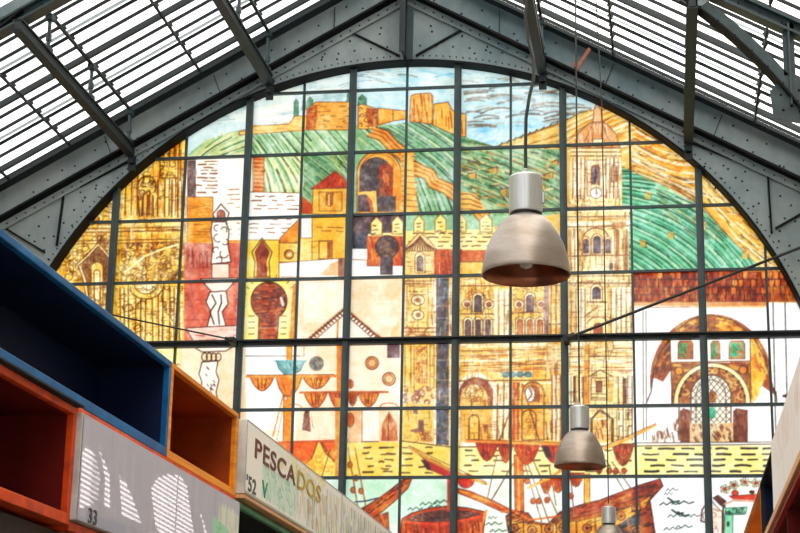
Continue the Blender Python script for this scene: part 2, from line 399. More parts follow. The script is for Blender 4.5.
    FU([(622, 166), (655, 181), (700, 206), (728, 236), (762, 270), (622, 272)], [(20, 110, 74), (150, 222, 184), (46, 150, 110), (16, 70, 50), (196, 232, 190)], 30, 2.3, 1.5, .28, .1, 14)
    FU([(655, 184), (700, 208), (728, 238), (700, 240), (660, 214)], [(60, 80, 50), (110, 120, 70), (196, 190, 120), (70, 70, 40)], 34, 2.6, 1.2, .1, .3)
    FU([(632, 150), (655, 160), (702, 190), (702, 208), (655, 184), (632, 174)], [(110, 70, 40), (236, 206, 150), (196, 130, 60), (250, 236, 200)], 24, 2.2, 1.2, .1, .25)
    FU([(628, 118), (660, 122), (702, 155), (702, 192), (632, 156)], [(236, 170, 50), (252, 236, 190), (250, 200, 90), (150, 96, 44), (252, 244, 220), (240, 150, 30)], 18, 2.6, 1.7, -.3, .12, 10)
    FU([(702, 165), (728, 190), (768, 235), (795, 272), (764, 272), (730, 236), (702, 208)], [(240, 160, 40), (252, 236, 180), (130, 84, 36), (250, 204, 80), (250, 240, 210)], 42, 2.4, 1.5, -.1, .15, 8)
    FU([(563, 124), (590, 110), (625, 106), (640, 118), (632, 150), (563, 152)], [(236, 176, 70), (250, 226, 160), (206, 126, 40), (252, 240, 206)], -24, 2.4, 1.5, .1, .15)
    FU([(498, 149), (520, 138), (563, 121), (563, 149)], [(226, 190, 110), (170, 110, 50), (240, 214, 150), (216, 160, 80)], -18, 2.2, 1.3, .05, .2)
    for x, y in ((645, 192), (640, 240), (700, 222), (742, 252), (668, 232)):
        R((236, 186, 76), x, y, x+6, y+7, .75); L(INK, .7, [(x, y), (x+6, y+3), (x+6, y+7)])
    # trees beside the fort
    for x, y, w, h in ((296, 98, 6, 22), (304, 98, 5, 12), (310, 96, 7, 12), (350, 90, 8, 12), (362, 94, 10, 12)):
        H([(x-w/2, y+h), (x-w*.4, y+4), (x, y), (x+w*.5, y+4), (x+w/2, y+h)], [(60, 120, 90), (120, 160, 130)], 60, 2, 1.2, 6, 1, fill=(96, 142, 112))
    # fort
    OC = (248, 196, 102)
    F(OC, [(239, 132), (254, 126), (289, 124), (295, 116), (307, 116), (307, 130), (239, 135)], 1, BR)
    H([(239, 126), (307, 117), (307, 131), (239, 135)], [(246, 190, 90), (200, 110, 40)], 2, 4, 1, 10)
    F((238, 176, 84), [(306, 130), (307, 109), (316, 102), (352, 102), (354, 130)], 1, BR)
    F((206, 92, 44), [(306, 130), (307, 109), (317, 104), (316, 128)], .9)
    SC([(306, 130), (307, 109), (317, 104), (318, 130)], RB, 5, 1, 1.6)
    DA(BR, 320, 105, 350, 128, 5, 5, .9, 8)
    F(OC, [(358, 106), (362, 104), (377, 109), (377, 129), (358, 129)], 1, BR)
    F((186, 88, 52), [(366, 109), (377, 109), (377, 127), (368, 127)], .7); SC([(359, 106), (377, 109), (377, 128), (359, 128)], RB, 5, 1, 1.2)
    F((240, 180, 80), [(379, 109), (392, 109), (393, 119), (407, 117), (407, 112), (392, 109), (379, 108), (378, 126), (393, 122)], 1)
    F((238, 170, 74), [(378, 108), (407, 111), (407, 119), (393, 121), (378, 125)], 1, BR); L(BR, 1, [(393, 110), (393, 121)])
    F((246, 186, 100), [(409, 121), (411, 96), (415, 94), (430, 93), (433, 96), (432, 124)], 1, BR)
    H([(411, 94), (432, 94), (432, 123), (410, 121)], [(240, 180, 80), (200, 100, 50), (180, 80, 40)], 85, 3, 1.6, 14)
    F((248, 194, 98), [(433, 125), (434, 104), (448, 102), (452, 110), (456, 112), (466, 114), (466, 137), (450, 133)], 1, BR)
    H([(434, 104), (466, 112), (466, 136), (435, 124)], [(246, 196, 90), (190, 96, 46)], 88, 4, 1.6, 14)
    # zigzag fort wall coming down the slope
    zz = [(376, 127), (388, 131), (398, 142), (408, 150), (414, 160), (424, 166), (434, 170), (438, 178), (452, 184), (462, 192), (474, 196), (490, 214)]
    zl = [(x-9, y+9) for x, y in zz]
    F((234, 166, 76), zz+zl[::-1])
    for k in (0, .3, .62, 1):
        L((130, 60, 28) if k in (0, 1) else (180, 90, 36), 1.2, [(x-9*k, y+9*k) for x, y in zz])
    F((240, 190, 100), [(456, 190), (476, 194), (488, 212), (462, 212)]); 
    for k in range(4): L(BR, 1.1, [(458, 194+k*5), (470, 194+k*5), (480+k, 200+k*4)])
    # left church front: carved gold
    gold = [(40, 345), (40, 240), (120, 140), (186, 134), (186, 197), (184, 346), (60, 420)]
    F((247, 202, 88), gold)
    H(gold, [(252, 226, 130), (240, 170, 56), (255, 238, 168), (228, 146, 46)], 90, 4, 3.0, 22, .5)
    BG = (132, 74, 26)
    SC([(60, 250), (120, 180), (120, 300), (90, 300)], BG, 8, 1.1, .9)
    H([(75, 195), (118, 200), (118, 217), (68, 222)], [(110, 60, 30), BG], 12, 3, 1, 14, .6)
    for x in (126, 132, 138, 144, 150, 170, 176, 181): L(BG, 1.3, [(x, 150 if x > 150 else 175), (x-1, 215)])
    for x in (152, 157, 162, 167, 172): L(BG, 1.6, [(x+8, 142), (x+7, 156)])
    R((250, 216, 110), 160, 159, 178, 178, 1, BG, 1.3); SC([(160, 160), (176, 160), (176, 178), (160, 178)], BG, 7, 1.2, 2.5)
    L(BG, 1.6, EL(147, 186, 9, 10, 150, 400)); F((252, 222, 120), EL(147, 187, 7, 7)); SC([(138, 178), (156, 178), (156, 196), (138, 196)], BG, 7, 1.2, 2.2)
    for x in (138, 143, 148, 153): L(BG, 1.8, [(x, 196), (x+r.uniform(-2, 2), 216)])
    for x in (158, 165, 172, 178, 182): L(BG, 1.5, [(x, 180), (x-.5, 217)]); L((255, 240, 190), 1.2, [(x+2.5, 182), (x+2, 215)])
    SC([(125, 150), (184, 150), (184, 216), (125, 216)], BG, 8, .8, .5)
    H([(72, 219), (183, 216), (183, 232), (62, 238)], [BG, (255, 236, 170), (206, 130, 50)], 0, 3, 1.2, 20, .2)
    for y in (228, 231.5, 240, 243): L(BG, 1.0, [(72, y+1), (182, y-1)])
    R((255, 236, 160), 122, 219, 181, 226, .8); L(BG, 1, EL(143, 228, 9, 9, 210, 330))
    SC([(120, 244), (184, 240), (184, 281), (120, 283)], BG, 8, 1.2, 2.0); SC([(120, 244), (184, 240), (184, 281), (120, 283)], (120, 60, 34), 5, 1.0, .9)
    L((255, 236, 170), 2.0, [(125, 272), (145, 256), (160, 250), (180, 244)])
    SC([(55, 262), (100, 232), (118, 236), (118, 282), (66, 284)], BG, 8, 1.2, 1.3)
    F((120, 66, 50), [(78, 264), (98, 244), (114, 264), (110, 288), (86, 290)], .75)
    for k, c in ((0, BG), (1.8, (255, 236, 170)), (3.4, BG)):
        L(c, 1.5, [(76+k, 265), (88, 254+k), (98, 243+k), (108, 254+k), (116-k, 266)]); L(c, 1.3, [(78+k, 266), (83+k, 280), (86+k, 300)])
    ARCH((252, 216, 120), 97, 12, 262, 305, BG, 1.2); ARCH((255, 240, 190), 97, 6, 270, 300, BG, 1)
    R((250, 210, 100), 118, 284, 183, 346, .9)
    for x in (120, 124, 128, 136, 141, 146, 152, 158, 163, 170, 174, 179): L(BG, 1.6 if x % 2 else 1.2, [(x, 288), (x+r.uniform(-1, 1), 344)]); L((255, 240, 180), 1.6, [(x+2.6, 290), (x+2.6, 342)])
    F((252, 224, 130), EL(146, 283, 18, 16, 0, 180)); L(BG, 1.2, EL(146, 283, 18, 16, 0, 180)); L(BG, 1, EL(146, 283, 12, 11, 0, 180)); F((255, 246, 200), EL(146, 284, 9, 9, 0, 180))
    SC([(118, 286), (183, 286), (183, 340), (118, 340)], BG, 8, 1.1, 1.0)
    for x0 in (88, 94, 100, 108): L(BG, 1.3, [(x0, 285), (x0+1, 320)])
    SC([(84, 284), (114, 284), (114, 318), (84, 310)], BG, 7, 1, 1)
    F((255, 240, 180), [(140, 348), (182, 347), (182, 372), (176, 368)])
    H([(140, 347), (182, 347), (182, 372)], [(250, 214, 110), (255, 240, 170), BR], 6, 4, 1.5, 12)
    # narrow purple strip and white wall with brown dashes
    R((112, 84, 92), 186, 160, 197, 197); H([(184, 158), (190, 158), (190, 240), (184, 240)], [(150, 120, 110), PUR], 80, 3, 1.2, 8)
    R((255, 250, 236), 186, 156, 252, 246); R((112, 86, 92), 187, 160, 196, 197); H([(187, 160), (197, 160), (197, 197), (187, 197)], [(150, 110, 100), (90, 60, 66)], 80, 3, 1.2, 7)
    DA((140, 70, 36), 194, 160, 218, 196, 3.6, 12, 1.5, 4); DA((170, 100, 50), 226, 188, 246, 212, 5, 10, 1.0, 8); DA((170, 100, 50), 222, 218, 246, 240, 5, 9, 1.0, 8)
    R((234, 146, 44), 187, 197, 213, 245, 1, BR); H([(187, 198), (212, 198), (212, 244), (187, 244)], [(246, 180, 80), (176, 92, 30), (210, 120, 40)], 0, 3.2, 1.3, 16, .3)
    # statue on its column against pink
    R(PINK, 184, 243, 247, 345); R((212, 116, 112), 184, 243, 214, 276)
    H([(186, 245), (214, 245), (214, 268), (186, 268)], [(140, 60, 66), (160, 76, 80)], 88, 3, 1.4, 14)
    H([(184, 276), (214, 276), (214, 320), (184, 320)], [(180, 90, 100), (224, 126, 126)], 80, 7, 4, 18, .4, al=.5)
    H([(222, 250), (246, 250), (246, 340), (222, 340)], [(222, 112, 112), (200, 88, 92)], 88, 6, 3, 20, al=.6)
    R((240, 170, 80), 226, 240, 247, 243)
    for y in (268, 300, 320): L((170, 70, 76), .8, [(185, y), (246, y-1)], .7)
    SI = (92, 50, 46)
    F((255, 246, 236), [(212, 222), (216, 222), (213, 214), (221, 204), (229, 213), (226, 223), (229, 230), (228, 245), (231, 262), (211, 264), (213, 245), (211, 232)], 1, SI, 1.3)
    ARCH((180, 110, 100), 221, 8, 210, 222, SI, 1); [L(SI, 1.1, b.ell(x_, y_, q_, q_, a_, a_+200, 8)) for x_, y_, q_, a_ in ((217, 228, 3, 90), (224, 230, 3, 200), (218, 238, 4, 60), (225, 242, 3, 300), (216, 250, 3, 120), (224, 254, 4, 20), (219, 260, 3, 200))]
    R((250, 226, 214), 212, 264, 229, 278, 1, SI); F((255, 240, 228), [(200, 279), (238, 278), (226, 291), (212, 292)], 1, SI, 1.1); L((190, 110, 110), 1, [(205, 283), (233, 282)])
    F((255, 246, 236), [(210, 292), (226, 291), (228, 304), (222, 312), (226, 326), (207, 327), (211, 312), (206, 302)], 1, SI, 1.3)
    for xx in (0, 9): L(SI, 1.6, [(212+xx, 295), (216+xx*.6, 303), (210+xx*.9, 312), (214+xx*.6, 324)])
    F((250, 214, 208), [(186, 328), (246, 325), (240, 343), (196, 346)], 1, SI, 1.0); H([(190, 330), (244, 327), (238, 342), (198, 344)], [(236, 180, 176), (255, 240, 230), (200, 120, 120)], 0, 4, 1.4, 12)
    # cream wall below with the column
    R((252, 226, 198), 180, 345, 246, 430); R((255, 236, 214), 182, 345, 200, 400)
    F((255, 244, 232), [(192, 346), (236, 345), (226, 351), (202, 352)], 1, SI, 1.2)
    for k in range(4): L(SI, 1.2, EL(204.5+k*4.6, 357, 2.8, 4, 0, 360, 12))
    F((255, 246, 236), [(202, 362), (218, 361), (216, 372), (219, 380), (216, 392), (218, 402), (200, 392), (202, 382), (199, 374)], 1, SI, 1.2)
    for k in range(14): x = 205+r.random()*9; y = 365+r.random()*28; L(SI, 1, [(x, y), (x+1.5, y+2)])
    # brick strip, dashed white wall, small houses
    R((206, 96, 50), 253, 155, 264, 193); 
    for y in range(157, 193, 4): L((246, 180, 110), 1.1, [(254, y), (263, y+.3)]); 
    L(BR, 1, [(264, 155), (264, 193)])
    F((255, 250, 240), [(240, 192), (302, 193), (301, 217), (286, 236), (240, 238)]); R((255, 250, 240), 246, 214, 288, 238)
    L(BR, .9, [(250, 192), (302, 193), (301, 214)])
    DA((130, 66, 40), 250, 195, 300, 212, 4.0, 9, 1.1, 7); DA((130, 66, 40), 247, 218, 292, 237, 4.2, 9, 1.1, 7)
    F((206, 94, 50), [(302, 196), (312, 204), (312, 214), (301, 214)])
    F((240, 184, 74), [(312, 214), (313, 189), (350, 188), (350, 215)], 1, BR); R((228, 160, 60), 319, 192, 342, 211, .7, BR, .8)
    F((168, 90, 36), [(326, 192), (334, 192), (333, 205), (330, 207), (325, 206)]); L((250, 216, 120), 1.2, [(329, 195), (329, 205)])
    F((196, 62, 36), [(311, 189), (322, 181), (335, 171), (344, 178), (351, 187)], 1, RB); H([(313, 189), (335, 172), (350, 187)], [(230, 100, 60), (140, 40, 26)], 110, 3, 1.2, 10)
    F(YE, [(300, 217), (353, 216), (353, 262), (279, 264), (279, 240), (288, 230)])
    F((236, 156, 50), [(280, 238), (300, 218), (300, 240), (290, 246), (280, 246)], 1, BR)
    R((246, 196, 76), 312, 216, 346, 262, 1, BR); R((255, 246, 234), 301, 216, 312, 238, 1, BR)
    DA((180, 104, 40), 316, 226, 344, 236, 4.5, 14, 1, 6); R((250, 206, 96), 319, 241, 332, 259, 1, BR, 1.3); R((190, 100, 60), 327, 242, 331, 258)
    R((246, 200, 92), 279, 243, 299, 262, 1, BR); E((214, 140, 66), 289, 254.5, 4.5, 4.5, INK, 1.3); E((255, 230, 160), 289, 254.5, 1.8, 1.8)
    DA(BR, 282, 240, 318, 258, 5.5, 8, .8, 16, .6)
    F((255, 246, 238), [(279, 263), (330, 259), (350, 258), (350, 278), (279, 277)], 1, BR, .8)
    F((236, 190, 140), [(318, 275), (332, 263), (340, 260), (340, 276)], .9); R((164, 104, 92), 338, 258, 346, 278)
    R((250, 214, 90), 246, 240, 279, 278, 1, BR, .8)
    F((250, 206, 80), [(254, 277), (255, 262), (252, 252), (262, 238), (272, 252), (269, 262), (270, 277)], 1, (104, 88, 40), 1.3)
    F((150, 60, 52), [(257, 277), (257, 262), (255, 252), (262, 240), (269.5, 252), (266, 262), (267, 277)], 1, RB); H([(257, 256), (268, 256), (267, 277), (257, 277)], [(190, 80, 50), (120, 40, 50)], 80, 3, 1.3, 8)
    # large keyhole door
    R((252, 238, 150), 244, 279, 290, 342); R((250, 226, 170), 288, 279, 297, 342); F((226, 150, 50), [(293, 284), (297, 284), (295, 342), (289, 342)])
    L(BR, .9, [(296, 279), (294, 342)])
    for k in range(15):
        a = radians(170+k*14.2); x = 270+25*cos(a); y = 302+25*sin(a); L((120, 96, 60), .9, [(x, y), (x+3*cos(a), y+3*sin(a))])
    for y in (316, 322, 328, 334): L((130, 100, 60), 1.2, [(249, y), (254, y)]); L((130, 100, 60), 1.2, [(281, y), (286, y)])
    F((146, 58, 40), EL(269, 301, 18, 19)); F((146, 58, 40), [(259, 312), (279, 312), (277, 342), (258, 342)])
    H([(252, 285), (286, 285), (286, 316), (252, 316)][:4], [(146, 58, 40)], 0, 9, .1, 3)
    b.clip(EL(269, 301, 17, 18)); 
    for k in range(70): x = r.uniform(253, 286); y = r.uniform(284, 318); L(r.choice([(180, 74, 44), (110, 54, 62), (200, 100, 60), (104, 36, 30)]), 1.8, [(x, y), (x+r.uniform(3, 9), y+r.uniform(-1.5, 1.5))])
    b.clip([(259, 316), (278, 316), (277, 342), (258, 342)])
    for k in range(40): x = r.uniform(258, 274); y = r.uniform(318, 342); L(r.choice([(186, 70, 34), (110, 40, 40)]), 1.8, [(x, y), (x+6, y+r.uniform(-1, 1))])
    b.clip(None)
    L((90, 44, 36), 1.3, EL(269, 301, 18, 19, 125, 415)); L((90, 44, 36), 1.2, [(259, 316), (258, 342)]); L((90, 44, 36), 1.2, [(279, 316), (277, 342)]); L((210, 130, 100), 1, [(259, 328), (278, 328)]); L((250, 226, 210), 2.4, [(281, 298), (283, 305)])
    # pale gabled house
    R((253, 224, 198), 297, 279, 404, 345); R((255, 238, 220), 304, 283, 350, 322)
    R((250, 216, 184), 352, 282, 402, 300, .6); F((240, 196, 140), [(392, 330), (404, 314), (404, 345), (388, 345)], .8)
    F((255, 244, 232), [(308, 345), (345, 311), (386, 345)])
    L((150, 74, 50), 3.0, [(300, 346), (345, 308), (389, 346)]); L((240, 196, 150), 1, [(302, 343), (345, 307), (388, 342)])
    for k in range(16):
        t = k/15; L((110, 46, 34), 1.5, [(301+44*t, 344-36*t), (304+44*t, 346.5-36*t)]); L((110, 46, 34), 1.5, [(345+44*t, 309+36*t), (342+44*t, 311.5+36*t)])
    L(BR, .9, [(309, 345), (345, 314), (380, 345)]); L((230, 150, 50), 2, [(338, 320), (337, 345)])
    # moorish arch under the fort
    F((244, 182, 84), A(379, 44, 151, 215), 1, BR, 1.2); L((206, 120, 50), 1.2, A(379, 39, 154, 214))
    F((240, 156, 60), [(392, 160), (400, 170), (402, 212), (393, 212)]); L(BR, 1, [(393, 165), (392, 210)])
    ARCH((92, 82, 88), 376, 33, 157, 205); ARCH((176, 72, 44), 386, 13, 163, 200); ARCH((226, 120, 70), 386, 6, 168, 186)
    H(A(376, 33, 157, 205), [(70, 66, 80), (128, 104, 96), (120, 60, 50)], 70, 4, 1.1, 7, 1)
    F((250, 200, 110), [(358, 192), (376, 191), (377, 212), (358, 212)]); F((96, 74, 86), [(358, 195), (366, 194), (372, 200), (374, 212), (358, 212)]); L((206, 90, 50), 3, [(368, 198), (371, 204), (372, 212)])
    R((88, 78, 88), 377, 196, 396, 212, .9)
    R((240, 176, 84), 401, 150, 414, 212); 
    for y in range(156, 212, 5): L(BR, .8, [(402, y), (418, y+1)])
    F((244, 190, 100), [(404, 156), (412, 156), (418, 212), (404, 212)]); 
    for y in range(170, 212, 6): L((190, 110, 50), 1.2, [(405, y), (417, y+1)])
    # dark wall, battlements
    R((92, 70, 82), 352, 213, 405, 250); R((66, 68, 82), 352, 232, 370, 256); H([(354, 214), (400, 214), (400, 245), (354, 245)], [(120, 80, 80), (74, 66, 84)], 80, 4, 1.6, 8, 1, al=.7)
    CRN = (252, 230, 156)
    def merlon(x, y, w, h): F(CRN, [(x, y+h), (x, y+6), (x+w/2, y), (x+w, y+6), (x+w, y+h)], 1, (150, 100, 50), .9); DA(INK, x+1, y+7, x+w-1, y+h, 4, 4, 1, 3)
    F(CRN, [(368, 234), (405, 232), (405, 240), (368, 240)])
    merlon(371, 217, 11, 18); merlon(392, 216, 11, 18)
    F(CRN, [(404, 231), (500, 229), (490, 252), (404, 254)])
    merlon(414, 215, 10, 18); merlon(435, 214, 11, 18); merlon(456, 214, 10, 18); merlon(480, 214, 12, 18)
    DA(INK, 408, 232, 500, 249, 4.2, 8, 1.1, 6)
    # horseshoe arch between red walls
    R((206, 84, 36), 367, 236, 404, 266); H([(368, 237), (404, 237), (404, 266), (368, 266)], [(236, 150, 50), (170, 50, 30), (228, 110, 40)], 70, 3.4, 2, 8, 1)
    E((80, 64, 78), 387, 247, 11.5, 11.5, (60, 40, 40), 1.2); R((80, 64, 78), 380, 254, 393, 275); SC(EL(387, 247, 11, 11), (150, 90, 60), 5, 1, 1.6); E((120, 90, 80), 387, 248, 4, 4)
    F((255, 250, 244), [(352, 249), (367, 249), (367, 266), (380, 266), (380, 276), (352, 276)]); L(BR, 1, [(352, 259.5), (367, 260), (367, 266), (380, 266)]); R((255, 246, 236), 393, 266, 404, 276)
    R((230, 130, 70), 345, 250, 352, 276, .0)
    # minaret tower
    T = (250, 216, 146)
    R((204, 84, 46), 434, 249, 462, 276); H([(434, 249), (462, 249), (462, 276), (434, 276)], [(232, 130, 70), (170, 50, 34)], 85, 3, 1.4, 9)
    R(T, 405, 250, 434, 445); F((246, 214, 150), [(402, 251), (412, 240), (420, 232), (430, 241), (438, 251)], 1, BR)
    for k in range(-6, 7): L((120, 60, 40), 1.3, [(420+k*1.1, 236+abs(k)*1.3), (420+k*2.7, 250)])
    ARCH((252, 236, 180), 420, 10, 252, 273, BR); ARCH((120, 100, 116), 420, 6, 256, 271, INK, .8); DA((200, 140, 80), 407, 253, 433, 275, 4.5, 4, .8, 6, .7)
    for y in (276, 281, 284): L((156, 84, 50), 1.2, [(405, y), (434, y)])
    R((252, 222, 140), 407, 286, 428, 328, 1, (190, 120, 60)); DA((140, 70, 40), 408, 290, 427, 296, 3, 4, 1.2, 2)
    for y, q in ((300, 5.5), (315, 5)): E((255, 240, 196), 418, y, q+1, q, BR, 1.0); E((176, 116, 80), 418, y, q*.5, q*.5)
    for y in (328, 332, 337, 341): L((170, 80, 60), 1.2, [(404, y), (440, y)])
    SC([(404, 327), (436, 327), (436, 341), (404, 341)], (170, 90, 60), 6, 1, 1.3)
    R((84, 80, 92), 436, 278, 449, 448); H([(436, 278), (449, 278), (449, 448), (436, 448)], [(110, 70, 84), (60, 70, 86), (70, 90, 90)], 88, 4, 2, 10, 1); 
    for y in (306, 318, 360, 380, 396): L((170, 150, 150), .8, [(436, y), (449, y)])
    R((250, 214, 150), 449, 276, 462, 448); H([(449, 278), (462, 278), (462, 448), (449, 448)], [(170, 90, 60), (255, 240, 200), (220, 150, 80)], 88, 4, 1.6, 16); 
    R((252, 214, 120), 403, 345, 436, 392); 
    for x in (405, 411, 414, 427, 430, 434): L((170, 96, 50), 1.0, [(x, 343), (x, 388)])
    SC([(415, 346), (427, 346), (427, 384), (415, 384)], (196, 110, 60), 3.4, .8, 2.2); SC([(403, 386), (434, 386), (434, 404), (403, 404)], (150, 80, 90), 6, 1.3, 2); 
    R((246, 200, 100), 402, 404, 434, 442); F((128, 92, 96), [(413, 406), (418, 406), (418, 414), (413, 414)]); F((140, 96, 96), [(410, 430), (418, 428), (418, 420), (424, 420), (424, 432), (411, 432)]); SC([(414, 430), (436, 430), (436, 442), (414, 442)], (170, 90, 60), 4, 1, 2)
    L(INK, 1.1, [(401, 345), (400, 442)])
    # pale house front with round windows, lower storey
    R((254, 236, 218), 350, 344, 401, 442); R((130, 98, 110), 387, 344, 400, 358)
    for x, y in ((372, 363), (389, 379)): E((226, 150, 104), x, y, 6.5, 6.5, BR, 1.2); E((240, 190, 140), x, y, 4, 4, BR, .8)
    # right part behind the lamp: church front
    GF = (249, 206, 108)
    R((206, 98, 54), 462, 250, 486, 262); SC([(461, 262), (490, 262), (500, 276), (461, 278)], BR, 5, 1, 1.6)
    R(GF, 460, 262, 566, 442); R((252, 228, 170), 462, 277, 566, 285); H([(462, 262), (566, 262), (566, 442), (462, 442)], [(255, 236, 168), (240, 176, 70), (252, 220, 130)], 88, 5, 3, 16, .6)
    for y in (262, 277, 286): L((150, 84, 44), 1.3, [(461, y), (566, y-1)])
    SC([(461, 286), (496, 286), (496, 315), (461, 315)], (176, 100, 50), 6, .9, 1.2); SC([(512, 286), (546, 286), (546, 315), (512, 315)], (176, 100, 50), 6, .9, 1.2)
    for cx in (478, 530):
        ARCH((255, 240, 196), cx, 11, 292, 312, BR); ARCH((112, 88, 104), cx, 7.5, 295, 312, INK, .7)
        for d in (-11, 11): E((255, 236, 180), cx+d, 304.5, 5, 4.5, BR, .8); E((160, 90, 76), cx+d, 304.5, 3.2, 3)
        for d in (-10, 0, 10): ARCH((255, 240, 196), cx+d, 9, 317, 337, BR, .8); ARCH((110, 84, 96) if cx < 500 else (206, 120, 66), cx+d, 5.6, 319.5, 336, INK, .6)
    L(BR, 1.3, [(461, 314), (496, 314)]); L(BR, 1.1, [(512, 313), (546, 312)])
    for x in (496, 502, 507): L((255, 246, 220), 3, [(x, 290), (x, 337)]); L((150, 100, 70), 1.0, [(x+2.2, 292), (x+2.2, 337)])
    R((150, 110, 116), 544, 284, 549, 340); 
    for x in (551, 556, 561): L((170, 100, 50), 1.6, [(x, 284), (x, 338)])
    L(BR, 1.2, [(548, 324), (565, 324)])
    # cornices
    for y, c, w in ((346, (255, 240, 190), 4), (351, BR, 1), (356, (200, 120, 60), 1.4), (361, (255, 236, 180), 3), (366, BR, 1.1), (371, (220, 150, 80), 2)): L(c, w, [(461, y), (552, y-2)])
    H([(461, 344), (566, 343), (566, 372), (461, 373)], [(170, 90, 50), (255, 240, 200), (200, 120, 60)], -1, 4, 1.2, 18, .2)
    R((240, 206, 160), 546, 345, 560, 372, .7); H([(545, 344), (560, 344), (560, 440), (545, 440)], [(140, 60, 50), (255, 240, 200), (190, 110, 70)], 88, 4, 1.6, 20)
    # rose-window portal
    F((255, 244, 214), EL(476, 395, 20, 22, 180, 360)+[(496, 440), (456, 440)]); F((150, 70, 58), EL(476, 396, 18, 19, 180, 360)+[(494, 410), (458, 410)])
    F((246, 196, 100), EL(474, 399, 13.5, 15, 180, 360)+[(488, 410), (460, 410)]); E((255, 232, 160), 474, 393, 9, 9, BR, 1); SC(EL(474, 393, 9, 9), (160, 84, 40), 5, 1, 2.6); SC([(460, 396), (490, 396), (490, 407), (460, 407)], (220, 150, 60), 5, 1.2, 1.6)
    L(BR, 1.4, [(458, 381), (552, 380)]); L((255, 240, 200), 2, [(494, 384), (552, 383)])
    R((244, 188, 90), 460, 408, 500, 440); ARCH((250, 200, 90), 474, 10, 415, 440, (120, 60, 36), 1.6); H([(480, 424), (492, 424), (492, 440), (480, 440)], [(150, 66, 50), (180, 100, 60)], 88, 2.4, 1.6, 10)
    for x in (495, 501, 507): L((255, 240, 210), 3.4, [(x, 384), (x-1, 438)]); L((150, 80, 56), 1.4, [(x+3, 384), (x+2, 438)])
    R((206, 84, 40), 512, 382, 519, 440); R((236, 150, 70), 515, 382, 517, 440)
    F((240, 176, 80), A(533, 22, 382, 440), 1, BR, 1.4); ARCH((170, 84, 50), 533, 14, 385, 402); E((255, 250, 236), 530, 394, 5, 8, BR, 1.2); L((140, 70, 50), 1.4, [(529, 388), (532, 394), (528, 400)])
    ARCH((246, 196, 90), 529, 14, 410, 440, BR, 1.4); SC([(522, 414), (536, 414), (536, 438), (522, 438)], (200, 130, 60), 5, 1, 1.2)
    for x0, x1 in ((522, 539), (519, 500)): L((150, 80, 50), 1.6, [(x0, 384), (x1, 440)])
    for x in (506, 512, 520, 528): E((110, 160, 160), x, 374.5, 3.4, 2.8, (70, 110, 120), .9)
    for x in (552, 556, 561, 564): L(r.choice([(176, 90, 50), (150, 60, 50)]), 1.6, [(x, 376), (x, 440)]); L((255, 240, 200), 1.6, [(x+2, 376), (x+2, 440)])
    # clock tower
    TB = (253, 232, 178); TI = (160, 104, 80)
    F(TB, [(571, 147), (620, 147), (622, 208), (629, 212), (629, 275), (634, 280), (634, 444), (566, 444), (566, 212), (570, 206)])
    F((232, 176, 132), [(574, 148), (578, 134), (588, 124), (597, 120), (607, 124), (616, 134), (620, 148)], 1, TI, 1.2); F((240, 200, 160), [(593, 122), (594, 110), (597, 102), (601, 110), (602, 122)], 1, TI, 1.1)
    for x0, x1 in ((582, 593), (590, 596), (604, 599), (612, 602)): L((190, 110, 90), 1.3, [(x0, 147), (x1, 123)])
    H([(576, 148), (588, 124), (607, 124), (618, 148)], [(246, 226, 200), (206, 140, 110), (230, 180, 80)], 80, 4, 1.4, 10, 1); R((255, 236, 196), 593, 139, 604, 146, 1, TI)
    for y in (148, 152, 156): L(TI, 1.3, [(571, y), (621, y)])
    for x in (573, 577, 581, 585, 606, 610, 614, 618): L(r.choice([(176, 110, 90), (220, 150, 90), (196, 140, 120)]), 1.5, [(x, 158), (x-.3, 198)]); L((255, 248, 226), 1.6, [(x+2.2, 160), (x+2, 198)])
    R((255, 240, 210), 587, 160, 606, 196, .8, TI, .8); ARCH((150, 120, 150), 595.5, 8, 165, 184, TI, 1.4); ARCH((86, 76, 104), 595.5, 4, 169, 183); ARCH((214, 180, 160), 614, 5, 165, 182, TI, .8)
    H([(572, 150), (620, 150), (621, 206), (571, 206)], [(255, 240, 200), (190, 120, 100), (240, 200, 130)], 88, 6, .9, 12, .5, al=.6)
    E((255, 252, 244), 596, 193, 5.6, 5.4, (150, 110, 90), .9); L(INK, .8, [(596, 190), (596, 193), (598, 193.5)])
    H([(568, 200), (624, 200), (628, 213), (566, 213)], [(200, 130, 80), (255, 246, 220), (230, 180, 110)], 60, 4, 1.1, 6, 1)
    for y, c, w in ((207, TI, 1), (211, (255, 246, 214), 3), (217, TI, 1.1), (220, (230, 180, 110), 2), (224, (255, 248, 224), 3), (227, TI, 1.2)): L(c, w, [(566, y), (632 if y < 222 else 629, y-1)])
    R((214, 160, 120), 612, 222, 626, 228, .9); 
    L(TI, 1.6, EL(596, 240, 13, 12, 190, 350)); L((246, 206, 130), 1.6, EL(596, 240, 11, 9, 190, 350))
    for cx, w, t in ((586, 6, 238), (597, 8, 235), (608, 6, 238)): ARCH((250, 226, 180), cx, w+2.5, t-1.5, 255, TI, .9); ARCH((92, 88, 108), cx, w-1, t+1, 253, INK, .7)
    for x in (569, 573, 577, 581, 613, 617, 622, 626): L(r.choice([(250, 236, 200), (226, 170, 100), (190, 120, 90)]), 2.2, [(x, 230), (x, 270)]); L(TI, .8, [(x+1.8, 231), (x+1.8, 270)])
    for x in (584, 590, 596, 602, 610): L((220, 160, 90), 1.2, [(x, 257), (x, 268)])
    L(TI, 1, [(568, 256), (630, 255)]); R((120, 110, 130), 609, 263, 613, 270)
    for y, c, w in ((273, (255, 246, 210), 3), (276, TI, 1), (283, (170, 110, 70), 1.6), (287, (240, 200, 120), 2)): L(c, w, [(566, y), (632, y)])
    SC([(566, 280), (632, 280), (632, 288), (566, 288)], (150, 110, 80), 5, 1, 1.6)
